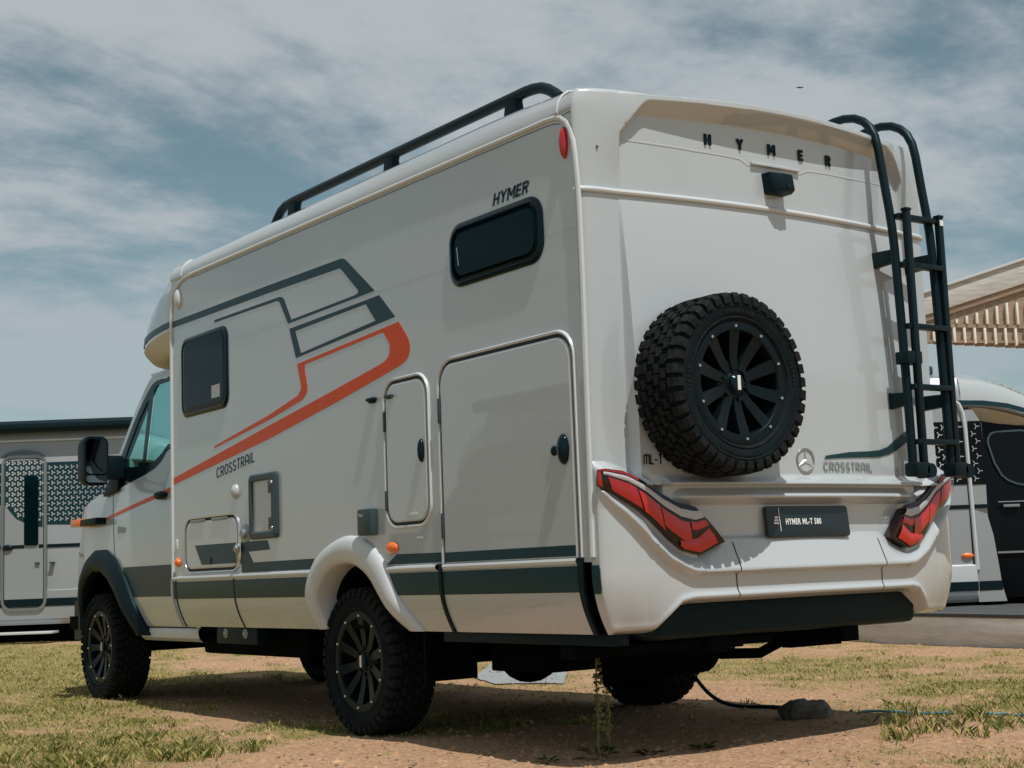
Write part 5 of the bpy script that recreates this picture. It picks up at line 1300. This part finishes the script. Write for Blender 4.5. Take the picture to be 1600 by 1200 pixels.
def grass():
    N = 330000
    m = bpy.data.materials.new('grass_blades'); m.use_nodes = True; nt = m.node_tree; Nn = nt.nodes; L = nt.links; b = Nn['Principled BSDF']; b.inputs['Roughness'].default_value = .7; b.inputs['Specular IOR Level'].default_value = .25
    g = Nn.new('ShaderNodeNewGeometry'); r = Nn.new('ShaderNodeValToRGB'); e = r.color_ramp.elements; e[0].position = 0; e[0].color = (.045, .075, .014, 1); e[1].position = 1; e[1].color = (.52, .41, .19, 1)
    e2 = r.color_ramp.elements.new(.45); e2.color = (.16, .175, .036, 1); e3 = r.color_ramp.elements.new(.72); e3.color = (.36, .31, .10, 1)
    L.new(g.outputs['Random Per Island'], r.inputs[0]); L.new(r.outputs[0], b.inputs['Base Color'])
    # candidate points in the view wedge, thinned by the turf map
    t = RNG.random(N); dp = 5.9+(23-5.9)*t**1.7; u = (RNG.random(N)-.5)*.76
    px = CAM.x+FH.x*dp+RH.x*u*dp; py = CAM.y+FH.y*dp+RH.y*u*dp
    # coarse lookup of turf map
    gx0, gy0, st = -9.0, -4.5, .11; nx, ny = int(26/st), int(34/st)
    tab = np.array([[grassiness(gx0+i*st, gy0+j*st) for i in range(nx)] for j in range(ny)]); hz = np.array([[gz(gx0+i*st, gy0+j*st) for i in range(nx)] for j in range(ny)])
    fx = np.clip((px-gx0)/st, 0, nx-1.01); fy = np.clip((py-gy0)/st, 0, ny-1.01); ii = fx.astype(int); jj = fy.astype(int); fx -= ii; fy -= jj
    def look(T): return (T[jj, ii]*(1-fx)+T[jj, ii+1]*fx)*(1-fy)+(T[jj+1, ii]*(1-fx)+T[jj+1, ii+1]*fx)*fy
    gr = look(tab); z = look(hz)
    keep = RNG.random(N) < np.clip((gr-.40)/.65, .018, 1)**1.3
    px, py, z, gr = px[keep], py[keep], z[keep], gr[keep]; n = len(px)
    h = (.004+.013*RNG.random(n)**2.2)*(.6+np.clip(gr, 0, 1.3)); 
    # tufts
    tx, ty, tz, th = [], [], [], []
    spots = [(-2.75+.95*random.random(), 1.9+1.1*random.random(), random.randint(30, 70), random.uniform(.035, .065)) for _ in range(26)] + [(.3+1.3*random.random(), -.45+.6*random.random(), random.randint(20, 50), random.uniform(.03, .06)) for _ in range(16)]
    for k in range(420):
        for _ in range(40):
            d = 6.0+12*random.random()**1.4; uu = random.uniform(-.36, .36); x = CAM.x+FH.x*d+RH.x*uu*d; y = CAM.y+FH.y*d+RH.y*uu*d
            if grassiness(x, y) > .55+.25*random.random(): spots.append((x, y, random.randint(6, 26), random.uniform(.014, .040))); break
    for x, y, c, hh in spots:
        r_ = RNG.normal(0, .028, (c, 2))*(1+hh*8)
        for k in range(c): tx.append(x+r_[k, 0]); ty.append(y+r_[k, 1]); tz.append(gz(x+r_[k, 0], y+r_[k, 1])); th.append(hh*(.5+.7*random.random()))
    X = np.concatenate([px, tx]); Y = np.concatenate([py, ty]); Z = np.concatenate([z, tz]); H = np.concatenate([h, th]); n = len(X)
    a = RNG.random(n)*2*np.pi; w = .0011+.0016*RNG.random(n)+H*.014; lean = H*(.35+.9*RNG.random(n)); la = RNG.random(n)*2*np.pi
    V = np.zeros((n, 4, 3)); ca, sa = np.cos(a)*w, np.sin(a)*w; lx, ly = np.cos(la)*lean, np.sin(la)*lean
    V[:, 0] = np.stack([X-ca, Y-sa, Z-.004], 1); V[:, 1] = np.stack([X+ca, Y+sa, Z-.004], 1); V[:, 2] = np.stack([X+ca*.7+lx*.4, Y+sa*.7+ly*.4, Z+H*.65], 1); V[:, 3] = np.stack([X+lx, Y+ly, Z+H], 1)
    me = bpy.data.meshes.new('grass'); me.vertices.add(n*4); me.vertices.foreach_set('co', V.reshape(-1))
    idx = np.arange(n)[:, None]*4; lp = np.concatenate([idx+0, idx+1, idx+2, idx+0, idx+2, idx+3], 1).reshape(-1)
    me.loops.add(n*6); me.loops.foreach_set('vertex_index', lp.astype(np.int32)); me.polygons.add(n*2)
    me.polygons.foreach_set('loop_start', np.arange(n*2, dtype=np.int32)*3); me.polygons.foreach_set('loop_total', np.full(n*2, 3, np.int32)); me.update(calc_edges=True)
    me.materials.append(m); o = link('grass', me); o['kind'] = 'stuff'
grass()
grass_tuft(-1.98, 2.08, 90, .085, 'wide grass tuft on bare earth nearest the camera, left of its neighbour')
grass_tuft(-1.72, 2.02, 80, .075, 'grass tuft on bare earth in front of the rear wheel')
grass_tuft(-1.49, 3.59, 46, .045, 'small grass tuft on pale earth between the two near wheels')
grass_tuft(.40, -.16, 60, .085, 'spiky grass tuft in front of the stone')
grass_tuft(.72, .05, 70, .085, 'dense grass tuft between the stone and the blue hose')
grass_tuft(1.12, .30, 60, .07, 'grass tuft growing over the blue hose')
def clods():
    n = 16000; t = RNG.random(n); dp = 6.0+11*t**1.5; u = (RNG.random(n)-.5)*.76; V = []; F = []
    for i in range(n):
        x = CAM.x+FH.x*dp[i]+RH.x*u[i]*dp[i]; y = CAM.y+FH.y*dp[i]+RH.y*u[i]*dp[i]; g = grassiness(x, y)
        if g > .9 or RNG.random() < .35: continue
        r = .005+.016*RNG.random()**2.5; a = RNG.random()*6.28; z = gz(x, y); o = len(V); c, s_ = math.cos(a), math.sin(a); m_ = 6
        for k in range(m_):
            th = 6.283*k/m_; q = r*(1.0+.5*RNG.random()); px, py = math.cos(th)*q*1.5, math.sin(th)*q; V.append((x+px*c-py*s_, y+px*s_+py*c, z-.004))
        V.append((x+r*.4*(RNG.random()-.5), y+r*.4*(RNG.random()-.5), z+r*(.35+.5*RNG.random())))
        F += [(o+k, o+(k+1) % m_, o+m_) for k in range(m_)]
    o = link('soil_clods', mesh_of(MB().add(V, F), 'soil_clods', mat('dry_clods', (.41, .25, .145), .95, spec=.1, var=.55, vscale=5), flat=True, recalc=False)); o['kind'] = 'stuff'
clods()
def gravel():
    n = 5200; t = RNG.random(n); dp = 6.0+14*t**1.5; u = (RNG.random(n)-.5)*.76
    V = []; F = []
    base = [(1, 0, 0), (-1, 0, 0), (0, 1, 0), (0, -1, 0), (0, 0, 1), (0, 0, -.6)]
    tri = [(0, 2, 4), (2, 1, 4), (1, 3, 4), (3, 0, 4), (2, 0, 5), (1, 2, 5), (3, 1, 5), (0, 3, 5)]
    for i in range(n):
        x = CAM.x+FH.x*dp[i]+RH.x*u[i]*dp[i]; y = CAM.y+FH.y*dp[i]+RH.y*u[i]*dp[i]
        if grassiness(x, y) > .72: continue
        r = .0025+.010*RNG.random()**3.5; a = RNG.random()*6.28; z = gz(x, y); o = len(V); c, s_ = math.cos(a), math.sin(a)
        for p in base:
            k = r*(.7+.6*RNG.random()); px, py = p[0]*1.3, p[1]; V.append((x+(px*c-py*s_)*k, y+(px*s_+py*c)*k, z+.4*r+p[2]*k*.7))
        F += [tuple(o+j for j in f) for f in tri]
    o = link('gravel', mesh_of(MB().add(V, F), 'gravel', mat('small_stones', (.30, .205, .135), .9, var=.6, vscale=9), flat=True, recalc=False)); o['kind'] = 'stuff'
gravel()
